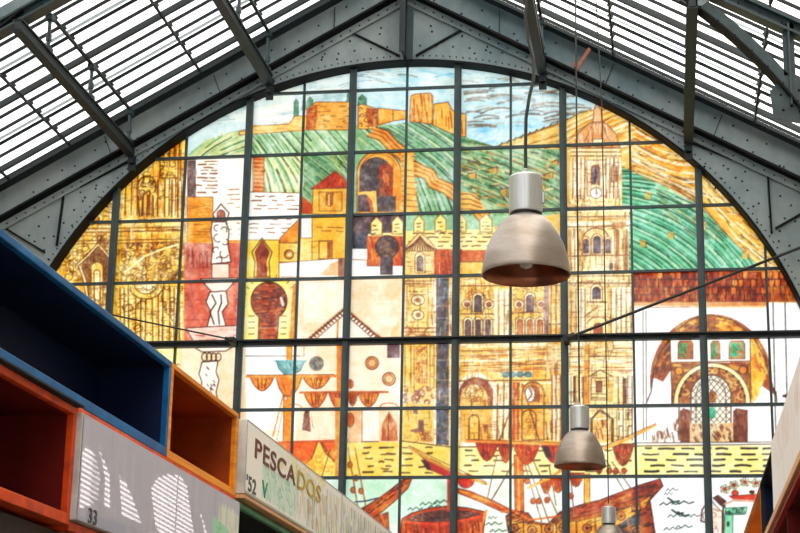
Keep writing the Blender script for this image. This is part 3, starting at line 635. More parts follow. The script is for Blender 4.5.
    ARCH((255, 240, 200), 596.5, 12, 284, 302, TI, 1); ARCH((100, 80, 104), 596.5, 8, 287, 299, INK, .7); L((150, 80, 60), 1.6, [(587, 302), (606, 302)])
    for x in (569, 574, 579, 583, 609, 614, 619, 624, 629): L(r.choice([(255, 250, 220), (240, 200, 130)]), 2.6, [(x, 288), (x, 334)]); L((150, 90, 70), 1.1, [(x+2.1, 289), (x+2.1, 334)])
    SC([(585, 305), (607, 305), (607, 318), (585, 318)], (190, 130, 60), 6, 1, 1.2); L((120, 90, 70), 1.2, [(584, 317), (597, 307)]); L(TI, 1.2, EL(598, 325, 11, 8, 190, 350)); ARCH((180, 90, 60), 598, 9, 323, 336, TI, 1)
    # tower lower stages
    for y, c, w in ((344, (255, 246, 210), 4), (349, BR, 1), (354, (240, 206, 140), 2), (357, BR, 1.2), (362, (255, 248, 222), 3), (368, (220, 170, 110), 1.2), (371, (170, 110, 80), 1)): L(c, w, [(567, y), (633, y-1)])
    F((244, 210, 150), [(584, 340), (588, 346), (586, 356), (610, 356), (614, 346), (612, 340)], .8, BR)
    H([(567, 341), (634, 341), (634, 372), (567, 372)], [(190, 110, 70), (255, 244, 210)], 0, 6, 1, 14, .3)
    R((236, 166, 50), 584, 345, 588.5, 405); L((150, 90, 40), .9, [(589, 345), (589, 405)])
    for x in (569, 573, 577, 581, 616, 621, 626, 630): L(r.choice([(255, 246, 210), (250, 226, 160)]), 3, [(x, 376), (x, 440)]); L((140, 80, 64), 1.4, [(x+2.2, 377), (x+2.2, 440)])
    R((110, 60, 60), 623, 378, 627, 404); R((120, 64, 50), 573, 376, 576, 402)
    L(BR, 1.3, [(590, 376), (600, 370), (612, 376)]); R((252, 230, 170), 591, 378, 608, 400, 1, BR, 1.1); R((150, 80, 60), 596, 381, 602, 392, 1, INK, .9)
    for y in (394, 398): L(BR, 1, [(592, y), (606, y)])
    F((236, 190, 96), [(608, 380), (614, 384), (613, 402), (608, 402)], .9)
    F((120, 80, 54), [(590, 419), (600, 408), (614, 419), (614, 442), (590, 442)], 1); F((246, 206, 130), [(593, 419), (600, 412), (611, 419), (611, 442), (593, 442)]); H([(596, 419), (608, 419), (608, 440), (594, 440)], [(150, 50, 50), (190, 90, 60), (240, 200, 140)], 78, 3, 2, 14); L((255, 240, 200), 1, [(594, 419), (611, 419)])
    for x in (617, 626): R((255, 240, 190), x, 410, x+6, 437, 1, BR, .9); L(INK, 1.3, [(x+2, 412), (x+2, 420)]); L(INK, 1.2, [(x+2, 436), (x+2, 426), (x+5, 426)])
    # tiled roof on the right
    R((150, 50, 30), 632, 271, 800, 302); 
    for j in range(4):
        for i in range(27):
            x = 633+i*6.1+(j % 2)*1.5; y = 272+j*7.6
            c = r.choice([(190, 70, 34), (220, 110, 46), (160, 50, 30), (130, 44, 34), (232, 140, 60) if i > 20 or r.random() < .3 else (170, 60, 36)])
            F(c, [(x+.6, y), (x+4.6, y), (x+4.8, y+5), (x+2.6, y+6.6), (x+.4, y+5)]); L((76, 28, 26), .9, [(x, y), (x, y+7)])
    for y in (279.5, 287, 294.6): L((84, 32, 28), 1.1, [(632, y), (800, y)])
    F((240, 170, 40), [(766, 286), (797, 286), (800, 304), (766, 303)], .35)
    R((226, 160, 110), 632, 302, 768, 306); L((150, 80, 60), 1, [(632, 302), (770, 301)]); L((180, 110, 80), 1, [(632, 308), (740, 306)]); R((250, 214, 170), 690, 306, 766, 311, .8)
    # white house with the big arch
    R((255, 254, 250), 633, 308, 850, 444); R((255, 254, 250), 767, 303, 850, 444)
    b.clip([(633, 311), (850, 308), (850, 444), (633, 444)])
    arc = EL(711, 380, 61, 66, 180, 360); F((176, 90, 44), [(646, 404), (650, 396)]+arc+[(776, 396), (782, 404)])
    b.clip([(652, 396), (655, 360), (668, 335), (690, 318), (711, 314), (735, 320), (760, 345), (772, 396)])
    for k in range(260):
        a = radians(r.uniform(182, 358)); q = r.uniform(40, 66); x = 711+q*cos(a)*.95; y = 380+q*sin(a)
        c = r.choice([(236, 150, 40), (250, 190, 60), (240, 170, 50)] if x > 712 else [(130, 60, 36), (170, 90, 40), (232, 160, 60), (110, 50, 40)])
        L(c, 3, [(x, y), (x+5*-sin(a), y+5*cos(a))], .8)
    b.clip(None)
    F((255, 253, 248), [(644, 406), (650, 390), (654, 378), (663, 382), (671, 370), (671, 444), (640, 444)])
    F((255, 253, 248), [(752, 404), (762, 386), (776, 396), (784, 404), (784, 444), (748, 444)]); F((250, 196, 70), [(751, 345), (765, 378), (756, 400), (750, 404)]); H([(750, 340), (768, 370), (764, 392), (750, 402)], [(240, 150, 30), (255, 214, 90), (200, 90, 30)], 70, 4, 2.4, 14)
    L(INK, 1.3, [(646, 404), (651, 392), (654, 370), (662, 350), (676, 330), (692, 319), (711, 315)]); L(INK, 1.3, [(711, 315), (732, 320), (752, 335), (766, 360), (772, 388), (776, 392), (777, 402)])
    F((252, 248, 240), [(670, 336), (750, 334), (750, 362), (671, 363)]); L(INK, 1, [(670, 336), (672, 404)]); L(INK, 1, [(750, 330), (751, 404)]); L(BR, 1.2, [(671, 362.5), (750, 361)])
    for x, w in ((678, 15), (711, 9), (729, 16)):
        F((190, 110, 66), [(x, 344), (x+2, 341), (x+w-2, 341), (x+w, 344), (x+w, 359), (x, 359)], 1, (120, 70, 50), .9); F((30, 150, 90), [(x+1.5, 343), (x+w*.6, 343), (x+w*.5, 357), (x+1.5, 357)]); H([(x, 342), (x+w, 342), (x+w, 358), (x, 358)], [(20, 110, 70), (206, 140, 80), (60, 170, 110)], 60, 4, 1.6, 6, 1)
    R((150, 84, 46), 673, 364, 749, 403); H([(673, 364), (749, 364), (749, 402), (673, 402)], [(226, 156, 60), (240, 180, 80), (200, 110, 40)], 10, 5, 3, 10, .6)
    E((230, 150, 60), 679, 371, 4, 4, INK, 1); E((230, 150, 60), 743, 370, 4, 4, INK, 1)
    L((255, 236, 180), 4, EL(712, 402, 36, 37, 180, 360)); L(INK, 1, EL(712, 402, 38.2, 39, 180, 360)); L(INK, 1, EL(712, 402, 33.5, 34.5, 180, 360))
    F((160, 84, 50), EL(712, 402, 31, 32, 180, 360)); SC(EL(712, 402, 31, 32, 180, 360), (236, 190, 110), 7, 1.4, 1.2)
    for k in range(13): a = radians(190+k*13.3); E((90, 40, 30), 712+33*cos(a), 402+34*sin(a), 1.6, 1.6)
    G = (252, 246, 226); F(G, EL(711, 396, 20, 21, 180, 360)+[(731, 424), (691, 424)], 1, INK, 1.4); F(G, EL(711, 396, 15, 16, 180, 360)+[(726, 424), (696, 424)], 1, INK, .9)
    b.clip(EL(711, 396, 19, 20, 180, 360)+[(730, 424), (692, 424)])
    for k in range(-12, 13): L(INK, .8, [(711+k*6-22, 372), (711+k*6+22, 424)], .85); L(INK, .8, [(711+k*6+22, 372), (711+k*6-22, 424)], .85)
    b.clip(None)
    E((60, 180, 130), 712, 413, 4, 6); F((206, 120, 50), EL(712, 397, 5, 6)); SC(EL(712, 397, 6, 7), INK, 4, .8, 2)
    for x0, x1 in ((680, 690), (733, 748)): F((130, 64, 50), [(x0, 412), (x0+3, 408), (x1, 410), (x1, 442), (x0, 442)]); H([(x0, 410), (x1, 410), (x1, 442), (x0, 442)], [(170, 80, 60), (100, 40, 40)], 88, 3, 1.6, 9)
    R((232, 196, 156), 690, 423, 733, 443); H([(690, 424), (733, 424), (733, 442), (690, 442)], [(150, 84, 60), (110, 60, 40), (250, 230, 190)], 60, 3, 2, 5, 1)
    H([(648, 440), (655, 432), (672, 424), (682, 414), (684, 442), (648, 443)], [(120, 60, 40), (150, 90, 60)], 85, 3, 1.6, 7, .8)
    L(INK, 1, [(633, 443), (776, 442)])
    for x in (643, 646): L((120, 90, 90), 1.0, [(x, 311), (x+.5, 440)])
    for x in (773, 785): L((70, 60, 60), 1.4, [(x, 303), (x+3, 444)])
    E(INK, 786, 396, 4, 1.8); L((130, 84, 60), 1.6, [(672, 404), (679, 406), (679, 440)]); 
    # golden quay wall with ink dashes
    F((248, 216, 112), [(180, 446), (352, 441), (402, 441), (452, 446), (462, 448), (462, 478), (180, 480)])
    R((253, 240, 168), 460, 446, 800, 476); L(INK, 1.1, [(345, 442), (402, 441), (450, 447), (640, 446), (780, 444)])
    for x in (366, 382, 388, 405, 425): DA((96, 66, 36), x-6, 446, x+8, 476, 6.5, 9, 1.8, 8)
    DA((96, 66, 36), 464, 449, 632, 475, 6, 8, 1.6, 16); DA((30, 26, 20), 640, 447, 790, 474, 5.5, 12, 2.1, 9)
    # balcony and sails of the left ship
    R((255, 254, 250), 246, 343, 296, 430); R((255, 236, 216), 296, 343, 352, 440); L(INK, .9, [(246, 356), (298, 356), (304, 356), (304, 343)])
    R((253, 228, 204), 296, 405, 340, 440); R((248, 222, 190), 300, 345, 350, 372, .5)
    for x, w in ((289, 6), (339, 5)): R((232, 156, 40), x-w/2, 343, x+w/2, 450); L((150, 80, 30), .9, [(x+w/2, 343), (x+w/2, 450)])
    R((244, 150, 40), 284, 400, 292, 452); L((150, 70, 30), 1, [(284, 392), (283, 450)]); L((150, 70, 30), 1, [(292, 392), (292, 450)])
    L((226, 160, 60), 1.8, [(283, 396), (273, 436)]); L((206, 150, 90), 1, [(285, 396), (277, 440)])
    F((110, 170, 166), [(276, 361), (305, 361), (300, 371), (292, 375), (284, 374), (279, 369)], 1, (50, 100, 100)); H([(278, 362), (303, 362), (298, 372), (284, 373)], [(50, 120, 120), (190, 220, 210)], 60, 3, 1.1, 5, 1); L((90, 170, 170), 1.6, [(275, 361), (306, 361)])
    E((116, 110, 104), 316.5, 363.5, 7, 7, (150, 130, 110), 1); H(EL(316.5, 363.5, 6, 6), [(170, 160, 150), (80, 76, 74)], 60, 3, 1.4, 6)
    SAIL = (240, 140, 40)
    def sail(x0, x1, y, h, c=SAIL):
        p = [(x0, y)]+[(x0+(x1-x0)*t, y+h*sin(pi*t)**.8) for t in (.1, .2, .35, .5, .65, .8, .9)]+[(x1, y)]
        F(c, p, 1, (150, 70, 24), 1.2); F((250, 184, 70) if c == SAIL else (236, 90, 60), [(x0+(x1-x0)*t, y+1+h*.45*sin(pi*t)) for t in (.15, .3, .5, .7, .85)], .8)
        H(p, [(110, 40, 16), (150, 60, 20)], 78, 5, 1.2, 5, .6, al=.7)
        for t in (.3, .5, .7): L((140, 60, 20), 1.1, [(x0+(x1-x0)*t, y), (x0+(x1-x0)*(.5+(t-.5)*.6), y+h*.8)])
    sail(250, 274, 377, 14); F(SAIL, [(276, 377), (302, 377), (298, 388), (292, 396), (284, 396), (279, 388)], 1, (150, 70, 24), 1.2); L((190, 90, 30), 1, [(281, 378), (286, 394)]); L((190, 90, 30), 1, [(297, 378), (291, 394)])
    sail(303, 330, 377, 12); L((230, 150, 60), 2.6, [(247, 376.5), (336, 376)]); L(BR, .8, [(247, 375), (334, 374.5)])
    sail(304, 327, 393, 15); sail(329, 350, 393, 17, (220, 92, 36)); L((206, 110, 40), 2.2, [(300, 392.5), (352, 392)])
    F((140, 84, 76), [(302, 430), (304, 412), (309, 408), (311, 432)]); F((160, 100, 84), [(314, 430), (312, 425), (311, 414)]); L((206, 130, 60), 1.2, EL(294, 409, 8, 5, 190, 340)); 
    F((236, 110, 40), [(268, 443), (318, 441), (312, 458), (300, 470), (284, 466), (272, 456)], 1, (150, 60, 26), 1.2); F((236, 120, 50), [(320, 442), (345, 441), (344, 462), (336, 462), (326, 454)], 1, (150, 60, 26), 1.2)
    L((206, 96, 50), 2.2, [(264, 443), (352, 440)]); R((228, 150, 60), 335, 398, 342, 478); L((170, 70, 30), 1.4, [(322, 443), (334, 462)])
    SC([(304, 450), (336, 450), (332, 478), (300, 478)], (230, 170, 60), 6, 1.3, 1.2); L((150, 90, 40), 1.1, [(330, 450), (322, 476)])
    # cluster of sails right of the mullion
    sail(347, 358, 392, 14, (222, 110, 50)); sail(358, 379, 393, 14); L((196, 96, 46), 2.2, [(344, 392), (388, 392)]); E((200, 100, 60), 350, 384, 4, 5)
    R((240, 190, 150), 348, 409, 361, 442); E((214, 120, 70), 350, 420, 4, 7, BR); L(BR, 1, [(362, 409), (362, 441)]); R((254, 236, 226), 364, 411, 379, 441)
    R((248, 214, 180), 379, 406, 399, 442); F((210, 120, 80), [(381, 441), (382, 424), (389, 411), (397, 424), (398, 441)]); H([(381, 441), (389, 412), (398, 441)], [(170, 84, 56), (240, 180, 140)], 78, 3, 1.3, 12); L(INK, .8, [(388, 441), (389, 412)]); L((190, 110, 80), 1.1, EL(389, 407, 9, 4, 180, 360))
    # sea
    F((226, 240, 222), [(330, 478), (850, 475), (850, 610), (150, 610)]); R((252, 253, 250), 560, 476, 850, 610); F((200, 232, 206), [(345, 480), (452, 478), (452, 515), (345, 530)], .7); R((240, 246, 230), 456, 478, 560, 610, .9)
    R((206, 226, 206), 180, 480, 340, 610)
    def wave(x, y, s=1.0, c=(36, 66, 58)):
        L(c, 1.3*s, [(x, y+1), (x+3*s, y-1.5), (x+6*s, y+1), (x+10*s, y-2), (x+14*s, y+.5), (x+18*s, y-1)])
    for x, y, s in ((420, 504, .9), (434, 502, 1), (408, 509, .8), (428, 507, 1), (486, 524, .9), (490, 531, .9), (488, 518, .5)): wave(x, y, s, (40, 90, 70))
    for x, y, s in ((666, 490, .7), (660, 504, 1.1), (672, 503, 1.2), (668, 516, .9), (686, 516, .8), (664, 529, .9), (676, 527, .9), (664, 494, .5)): wave(x, y, s)
    for x, y in ((668, 498), (672, 510), (678, 512)): L((36, 60, 56), 2.2, [(x, y), (x+6, y+4), (x+11, y+3)])
    # bow of the left ship
    F((206, 96, 32), [(355, 512), (368, 505), (385, 494), (404, 479), (412, 478), (408, 488), (396, 500), (382, 512), (364, 524), (352, 524)], 1, (110, 46, 20), 1.2)
    H([(357, 512), (404, 480), (410, 482), (366, 522)], [(240, 140, 50), (150, 60, 24)], -38, 3, 1.3, 10); F((176, 76, 30), [(366, 520), (388, 512), (390, 540), (360, 560)], 1, (110, 46, 20)); H([(366, 520), (388, 512), (390, 540)], [(220, 120, 50), (130, 60, 30)], 70, 3, 1.2, 10)
    for x0, x1 in ((348, 358), (355, 366)): L((190, 120, 50), 1.6, [(x0, 448), (x1, 508)]); 
    for x, y in ((350, 465), (353, 490), (361, 491), (356, 478)): E((206, 120, 40), x, y, 2.4, 3, (120, 60, 20), .9)
    L((60, 60, 100), 1.6, [(355, 502), (366, 501), (378, 498)])
    # middle hull
    F((190, 62, 14), [(400, 533), (402, 519), (412, 513), (430, 508), (450, 506), (468, 508), (486, 512), (483, 533), (476, 570), (405, 570)], 1, (90, 26, 20), 1.4)
    F((104, 50, 50), [(405, 520), (420, 513), (445, 509), (470, 511), (482, 514), (465, 519), (440, 522), (415, 522)]); H([(405, 520), (420, 513), (445, 509), (482, 514), (440, 522)], [(60, 36, 44), (150, 90, 80)], 8, 3, 1.4, 8, 1)
    L((230, 70, 40), 2, [(404, 522), (440, 525), (484, 516)]); H([(404, 524), (484, 520), (480, 560), (404, 560)], [(220, 84, 20), (120, 34, 12), (236, 116, 36), (80, 24, 14)], 85, 4, 2, 14)
    F((240, 130, 50), [(484, 511), (488, 509), (482, 528)]); R((190, 70, 34), 447, 478, 452, 512); 
    # slanting yard with furled sail
    F((190, 50, 34), [(417, 453), (424, 459), (431, 470), (440, 474), (450, 477), (455, 480), (452, 472), (440, 463), (425, 456)], 1, (110, 34, 26)); F((200, 44, 30), [(434, 470), (446, 478), (451, 476), (452, 470), (440, 464)]); E((214, 50, 30), 466, 481, 8, 7, (120, 30, 24)); 
    F((92, 40, 56), [(420, 459), (428, 462), (432, 471), (427, 470)])
    L((214, 150, 70), 3, [(409, 447), (430, 460), (455, 472), (486, 484)]); L((130, 70, 36), .8, [(409, 445.5), (440, 461), (486, 482)])
    # big caravel
    L((150, 100, 60), 1.2, [(497, 455), (487, 500)]); L((130, 84, 50), 1.4, [(513, 464), (491, 501)])
    F((206, 86, 36), [(457, 488), (470, 491), (492, 500), (512, 510), (520, 517), (500, 511), (480, 502), (458, 493)], 1, (110, 40, 24)); L((240, 160, 60), 1.6, [(460, 491), (490, 502)])
    hull = [(506, 516), (515, 511), (528, 513), (535, 522), (548, 524), (560, 512), (580, 505), (600, 500), (640, 485), (660, 479), (663, 486), (650, 500), (655, 533), (650, 575), (520, 575), (508, 530)]
    F((166, 62, 14), hull, 1, (80, 28, 20), 1.4)
    H(hull, [(214, 90, 24), (120, 40, 14), (70, 28, 18), (232, 124, 30)], -18, 4, 2.2, 16, .4)
    F((238, 160, 46), [(510, 521), (540, 525), (570, 522), (610, 515), (640, 503), (652, 494), (645, 508), (620, 524), (600, 532), (570, 540), (516, 542)], .95, (110, 60, 20))
    for x, y in ((514, 528), (532, 530), (549, 529), (587, 528), (563, 528), (621, 516), (636, 508)): E((206, 110, 40), x, y, 4.4, 4.2, (90, 40, 20), 1.2); E((80, 36, 24), x, y, 1.8, 1.8)
    for x in (523, 541, 556, 576, 595, 610, 629): L((120, 56, 24), 1.6, [(x, 518), (x+1, 540)])
    F((176, 54, 30), [(560, 512), (600, 500), (640, 485), (660, 479), (662, 486), (640, 497), (600, 512), (568, 519)], 1, (90, 30, 20)); F((206, 100, 40), [(604, 503), (632, 493), (630, 498), (606, 508)]); F((130, 40, 30), [(640, 489), (657, 482), (657, 487), (642, 494)])
    F((60, 76, 90), [(612, 533), (625, 520), (640, 512), (644, 533)], .9); F((170, 80, 40), [(640, 512), (648, 505), (653, 533), (640, 533)]); SC([(612, 512), (650, 505), (652, 533), (612, 533)], (200, 100, 40), 7, 1.3, 1)
    L((226, 110, 40), 2, [(502, 512), (512, 510), (530, 520), (560, 516)])
    H(hull, [(60, 20, 12), (90, 30, 16)], -18, 7, 1.3, 9, .4); H([(357, 512), (404, 480), (410, 482), (366, 522)], [(80, 30, 14)], -38, 5, 1.2, 6)
    H([(460, 488), (520, 514), (518, 518), (458, 492)], [(90, 30, 16), (240, 150, 50)], 26, 4, 1.2, 8)
    # masts and rigging
    F((214, 90, 30), [(514, 455), (523, 455), (524, 511), (515, 511)], 1, (120, 50, 24)); L((244, 150, 60), 2, [(518, 456), (519, 510)])
    R((236, 170, 50), 584, 474, 590, 503, 1, (130, 70, 24)); 
    for x0, y0, x1, y1 in ((524, 462, 542, 523), (527, 462, 549, 522), (532, 458, 560, 520), (549, 465, 556, 505), (607, 462, 625, 492), (612, 462, 632, 490), (571, 478, 574, 515)): L((130, 84, 50), 1.3, [(x0, y0), (x1, y1)])
    for x, y in ((533, 501), (539, 501), (547, 500), (527, 481), (571, 496), (616, 471), (624, 471), (609, 471)): E((196, 76, 36), x, y, 2.6, 3, (110, 40, 20), .8)
    RS = (210, 62, 16)
    for x0, x1, y, h in ((476, 498, 443, 18), (498, 513, 443, 20), (513, 540, 443, 22), (541, 566, 443, 20)): sail(x0, x1, y, h, RS)
    L((238, 156, 70), 3, [(466, 441), (560, 444)]); L((150, 80, 30), .8, [(466, 439.5), (560, 442.4)])
    F((80, 40, 50), [(541, 446), (548, 446), (553, 458), (546, 458)]); sail(612, 634, 444, 22, (160, 60, 44)); SC([(613, 445), (634, 445), (628, 464), (616, 464)], (200, 110, 70), 6, 1.1, 1.4)
    L((240, 180, 90), 3, [(600, 450), (630, 438), (655, 425)]); L((140, 84, 40), .8, [(600, 448), (656, 423.5)])
    for x0, x1, y, h in ((540, 552, 480, 14), (550, 566, 477, 16), (568, 584, 473, 14), (594, 604, 464, 10)): sail(x0, x1, y, h, RS)
    L((240, 160, 60), 2.6, [(528, 488), (545, 480), (566, 468)])
    # fruit bowl, jug and green tiled stove on the far right
    F((255, 250, 240), [(727, 492), (730, 483), (745, 486), (752, 480), (765, 484), (790, 484), (780, 500), (735, 500)])
    for x, y in ((734, 485), (745, 482), (756, 483), (766, 484), (725, 489)):
        for k in range(5): a = k*1.26+x; L(INK, .9, [(x, y), (x+5*cos(a), y+4*sin(a))]); L((150, 150, 90), .8, EL(x+3*cos(a), y+3*sin(a), 2.4, 1.6, 0, 300, 8))
        E((190, 70, 40), x, y, 1.8, 1.8)
    E((226, 60, 30), 735, 493, 3.4, 2.6, INK, .8); E((90, 40, 30), 752, 492, 3, 2); F((214, 60, 44), [(729, 496), (760, 494), (790, 494), (780, 502), (736, 501)], 1, (130, 50, 40)); L((250, 220, 190), 1.2, [(732, 501), (790, 503)])
    F((108, 56, 60), [(713, 498), (718, 495), (726, 501), (725, 508), (720, 505)], 1, INK); L((96, 50, 50), 1.8, [(709, 500), (702, 510), (701, 521), (708, 523)]); F((250, 236, 226), [(711, 500), (716, 506), (722, 512), (722, 570), (715, 570)], 1, INK); SC([(713, 508), (722, 510), (722, 532), (714, 532)], (190, 140, 130), 6, 1, 1.5); L(INK, 1.8, [(723, 506), (724, 570)]); L((150, 110, 110), 1.1, EL(707, 516, 4, 5))
    L((220, 180, 170), 2, [(725, 504), (735, 500), (770, 503)])
    F((150, 220, 180), [(725, 508), (747, 507), (746, 514), (733, 515), (732, 570), (724, 570)], 1, (60, 120, 100)); SC([(725, 508), (746, 507), (745, 515), (726, 516)], (40, 90, 70), 4, 1.1, 2); E((30, 80, 60), 728, 524, 1.6, 3); R((252, 250, 246), 734, 515, 760, 570)
    # fine engraving lines over the carved fronts
    for poly, ang in (([(46, 262), (120, 180), (186, 134), (186, 345), (120, 330)], 90), ([(462, 278), (566, 276), (566, 440), (462, 440)], 88), ([(572, 150), (620, 150), (622, 210), (628, 214), (628, 275), (633, 280), (633, 440), (567, 440)], 90), ([(404, 252), (462, 252), (462, 440), (404, 440)], 90)):
        H(poly, [(96, 52, 26), (150, 84, 36), (255, 246, 210), (214, 130, 46)], ang, 6, 1.1, 9, .5, al=.5)
        H(poly, [(96, 52, 26), (150, 84, 36)], ang+90, 9, .9, 7, .5, al=.5)
    H([(632, 272), (798, 272), (798, 302), (632, 302)], [(60, 20, 20), (240, 150, 60), (206, 90, 40)], 88, 5, 1.3, 6, .3, al=.7)
    H([(310, 104), (352, 104), (352, 128), (310, 128)], [(150, 90, 30), (252, 210, 120)], 0, 5, 1, 8, .3, al=.6)
    return b
def to_photo(X, Z):                      # where a point of the window wall lies on the drawing board
    d = np.stack([X-CAM.x, np.full(X.shape, GY-CAM.y), Z-CAM.z], -1)
    zc = d@np.array(_fw); xc = d@np.array(RT); yc = d@np.array(UP)
    return 400+FPX*xc/zc, 266.5-FPX*yc/zc
# ------------------------------------------------------------------ large structure
XC = -3.89
XA = ARC_C[0]
RIDGE, RSL = 13.76, 0.556
CHZ, CHS = 13.15, 0.558
def roof_z(x): return RIDGE-RSL*abs(x-XC)
def chord_z(x): return CHZ-CHS*abs(x-XC)
XL, XR = -10.6, 2.6
YB = -6.0
CONC = mat('worn concrete floor', (120, 114, 106), 0.8, 0, 0.15, 2.0, 0.2)
PLAS = mat('limewashed wall', (188, 180, 166), 0.9, 0, 0.08, 1.5, 0.2)
mb = MB(); mb.box((XL-.3, YB, -.2), (XR+.3, GY+.2, 0)); tag(mb.build('floor', CONC), kind='structure')
mb = MB(); mb.box((XL-.3, YB, 0), (XL, GY+.2, roof_z(XL)-.05)); tag(mb.build('wall_left', PLAS), kind='structure')

# right side wall and an unseen slatted cut-out, added to cast the board's striped patches
DZ = (XR+2.57)*SUN_TAN
SPOTS = [[(7.275, 2.60), (7.265, 2.87), (7.34, 2.90), (7.46, 2.87), (7.54, 2.77), (7.51, 2.67), (7.39, 2.62)],
         [(7.42, 2.925), (7.54, 2.895), (7.66, 2.82), (7.70, 2.66), (7.61, 2.66), (7.60, 2.78), (7.53, 2.86)],
         [(7.80, 2.84), (7.92, 2.82), (8.06, 2.75), (8.21, 2.65), (7.88, 2.65)],
         [(8.32, 2.85), (8.42, 2.92), (8.60, 2.97), (8.84, 3.0), (8.98, 2.96), (9.06, 2.86), (9.14, 2.76), (9.26, 2.62), (8.84, 2.60), (8.44, 2.66)],
         [(9.20, 2.88), (9.28, 2.86), (9.42, 2.78), (9.52, 2.68), (9.46, 2.68), (9.34, 2.79)]]
HOLES = [[(y, z+DZ) for y, z in s] for s in SPOTS]
from mathutils.geometry import tessellate_polygon
W0, W1, V0, V1 = 7.0, 9.8, 2.30+DZ, 10.22
mb = MB(); T0, T1 = XR, XR+.3
mb.box((T0, YB, 0), (T1, GY+.2, V0)); pass
mb.box((T0, YB, V0), (T1, W0, V1)); mb.box((T0, W1, V0), (T1, GY+.2, V1))
tag(mb.build('wall_right', PLAS), kind='structure')
gobo = tag(empty('sun_gobo', (XR, (W0+W1)/2, V0)), kind='structure')
outer = [Vector((W0, V0, 0)), Vector((W1, V0, 0)), Vector((W1, V1, 0)), Vector((W0, V1, 0))]
loops = [outer]+[[Vector((y, z, 0)) for y, z in h] for h in HOLES]
tris = tessellate_polygon(loops); flat = [v for l in loops for v in l]
me = bpy.data.meshes.new('gobo_plate'); me.from_pydata([(0.02, v.x, v.y) for v in flat], [], [tuple(t) for t in tris])
wf = link('gobo_plate', me, STEEL_D); wf.location = (XR, 0, 0)
wf.parent = gobo; wf.matrix_parent_inverse = Matrix.Translation(-gobo.location)
so = wf.modifiers.new('thickness', 'SOLIDIFY'); so.thickness = 0.01
mb = MB()
for h in HOLES:
    z0 = min(p[1] for p in h); z1 = max(p[1] for p in h); y0 = min(p[0] for p in h); y1 = max(p[0] for p in h)
    z = z0
    while z < z1+.05:
        mb.bar((XR+.01, y0-.01, z), (XR+.01, y1+.01, z-(y1-y0)*.03), .004, .0075); z += .0235
lv = mb.build('gobo_slats', STEEL_D); lv.parent = gobo; lv.matrix_parent_inverse = Matrix.Translation(-gobo.location)

def circ_z(x, R=ARC_R):
    d = R*R-(x-XA)**2
    return ARC_C[1]+sqrt(d) if d > 0 else ARC_C[1]
# gable wall of riveted steel plate around the arch
back = tag(empty('wall_back', (XC, GY, 0)), kind='structure')
def put(o, p):
    o.parent = p; o.matrix_parent_inverse = Matrix.Translation(-p.location); return o
PY0 = 24.77
n = 96
arc = [(XA+(ARC_R+.02)*cos(pi*(1-i/n)), ARC_C[1]+(ARC_R+.02)*sin(pi*(1-i/n))) for i in range(n+1)]
mb = MB()
top = lambda x: roof_z(x)-.02
vs = []; fs = []
for y in (PY0, PY0+.04):
    for i, (x, z) in enumerate(arc): vs += [(x, y, z), (x, y, top(x))]
m0 = 2*(n+1)
for i in range(n):
    a = 2*i
    fs += [(a, a+2, a+3, a+1), (m0+a, m0+a+1, m0+a+3, m0+a+2), (a, m0+a, m0+a+2, a+2), (a+1, a+3, m0+a+3, m0+a+1)]
mb.add(vs, fs)
mb.box((XL, PY0, 4.2), (XA-ARC_R-.02, PY0+.04, ARC_C[1])); mb.box((XA+ARC_R+.02, PY0, 4.2), (XR, PY0+.04, ARC_C[1]))
mb.prism([(XL, ARC_C[1]), (XA-ARC_R-.02, ARC_C[1]), (XA-ARC_R-.02, top(XA-ARC_R)), (XL, top(XL))], PY0, PY0+.04)
mb.prism([(XA+ARC_R+.02, ARC_C[1]), (XR, ARC_C[1]), (XR, top(XR)), (XA+ARC_R+.02, top(XA+ARC_R))], PY0, PY0+.04)
put(mb.build('steel_plate', STEEL), back)
mb = MB(); mb.box((XL, PY0, 0), (XR, GY+.2, 4.2)); put(mb.build('masonry_base', PLAS), back)
# arch rim: a flange standing out from the plate
mb = MB(); vs = []; fs = []; N2 = 128
for i in range(N2+1):
    a = pi*(1-i/N2); c_, s_ = cos(a), sin(a)
    for R_, y in ((ARC_R, 24.75), (ARC_R+.035, 24.75), (ARC_R+.035, 25.04), (ARC_R, 25.04)):
        vs.append((XA+R_*c_, y, ARC_C[1]+R_*s_))
for i in range(N2):
    for k in range(4): fs.append((4*i+k, 4*i+(k+1) % 4, 4*i+4+(k+1) % 4, 4*i+4+k))
mb.add(vs, fs)
for s_ in (-1, 1): mb.box((XA+s_*ARC_R, 24.75, 4.2), (XA+s_*(ARC_R+.035), 25.04, ARC_C[1]))
put(mb.build('arch_rim', STEEL_B), back)
for s_ in (-1, 1):                       # chord angle and top edge of the plate
    xe = XC+s_*(6.6 if s_ > 0 else 6.72)
    mb = MB(); mb.bar((XC, 24.66, CHZ), (xe, 24.66, chord_z(xe)), .22, .035, up=(s_*RSL, 0, 1)); put(mb.build('chord_flange', STEEL_B), back)
    mb = MB(); mb.bar((XC, 24.66, RIDGE-.05), (xe, 24.66, roof_z(xe)-.05), .22, .05, up=(s_*RSL, 0, 1)); put(mb.build('edge_flange', STEEL_D), back)
    mb = MB(); mb.bar((XC, 24.745, CHZ-.10), (xe, 24.745, chord_z(xe)-.10), .05, .12, up=(s_*RSL, 0, 1)); put(mb.build('chord_strap', STEEL), back)
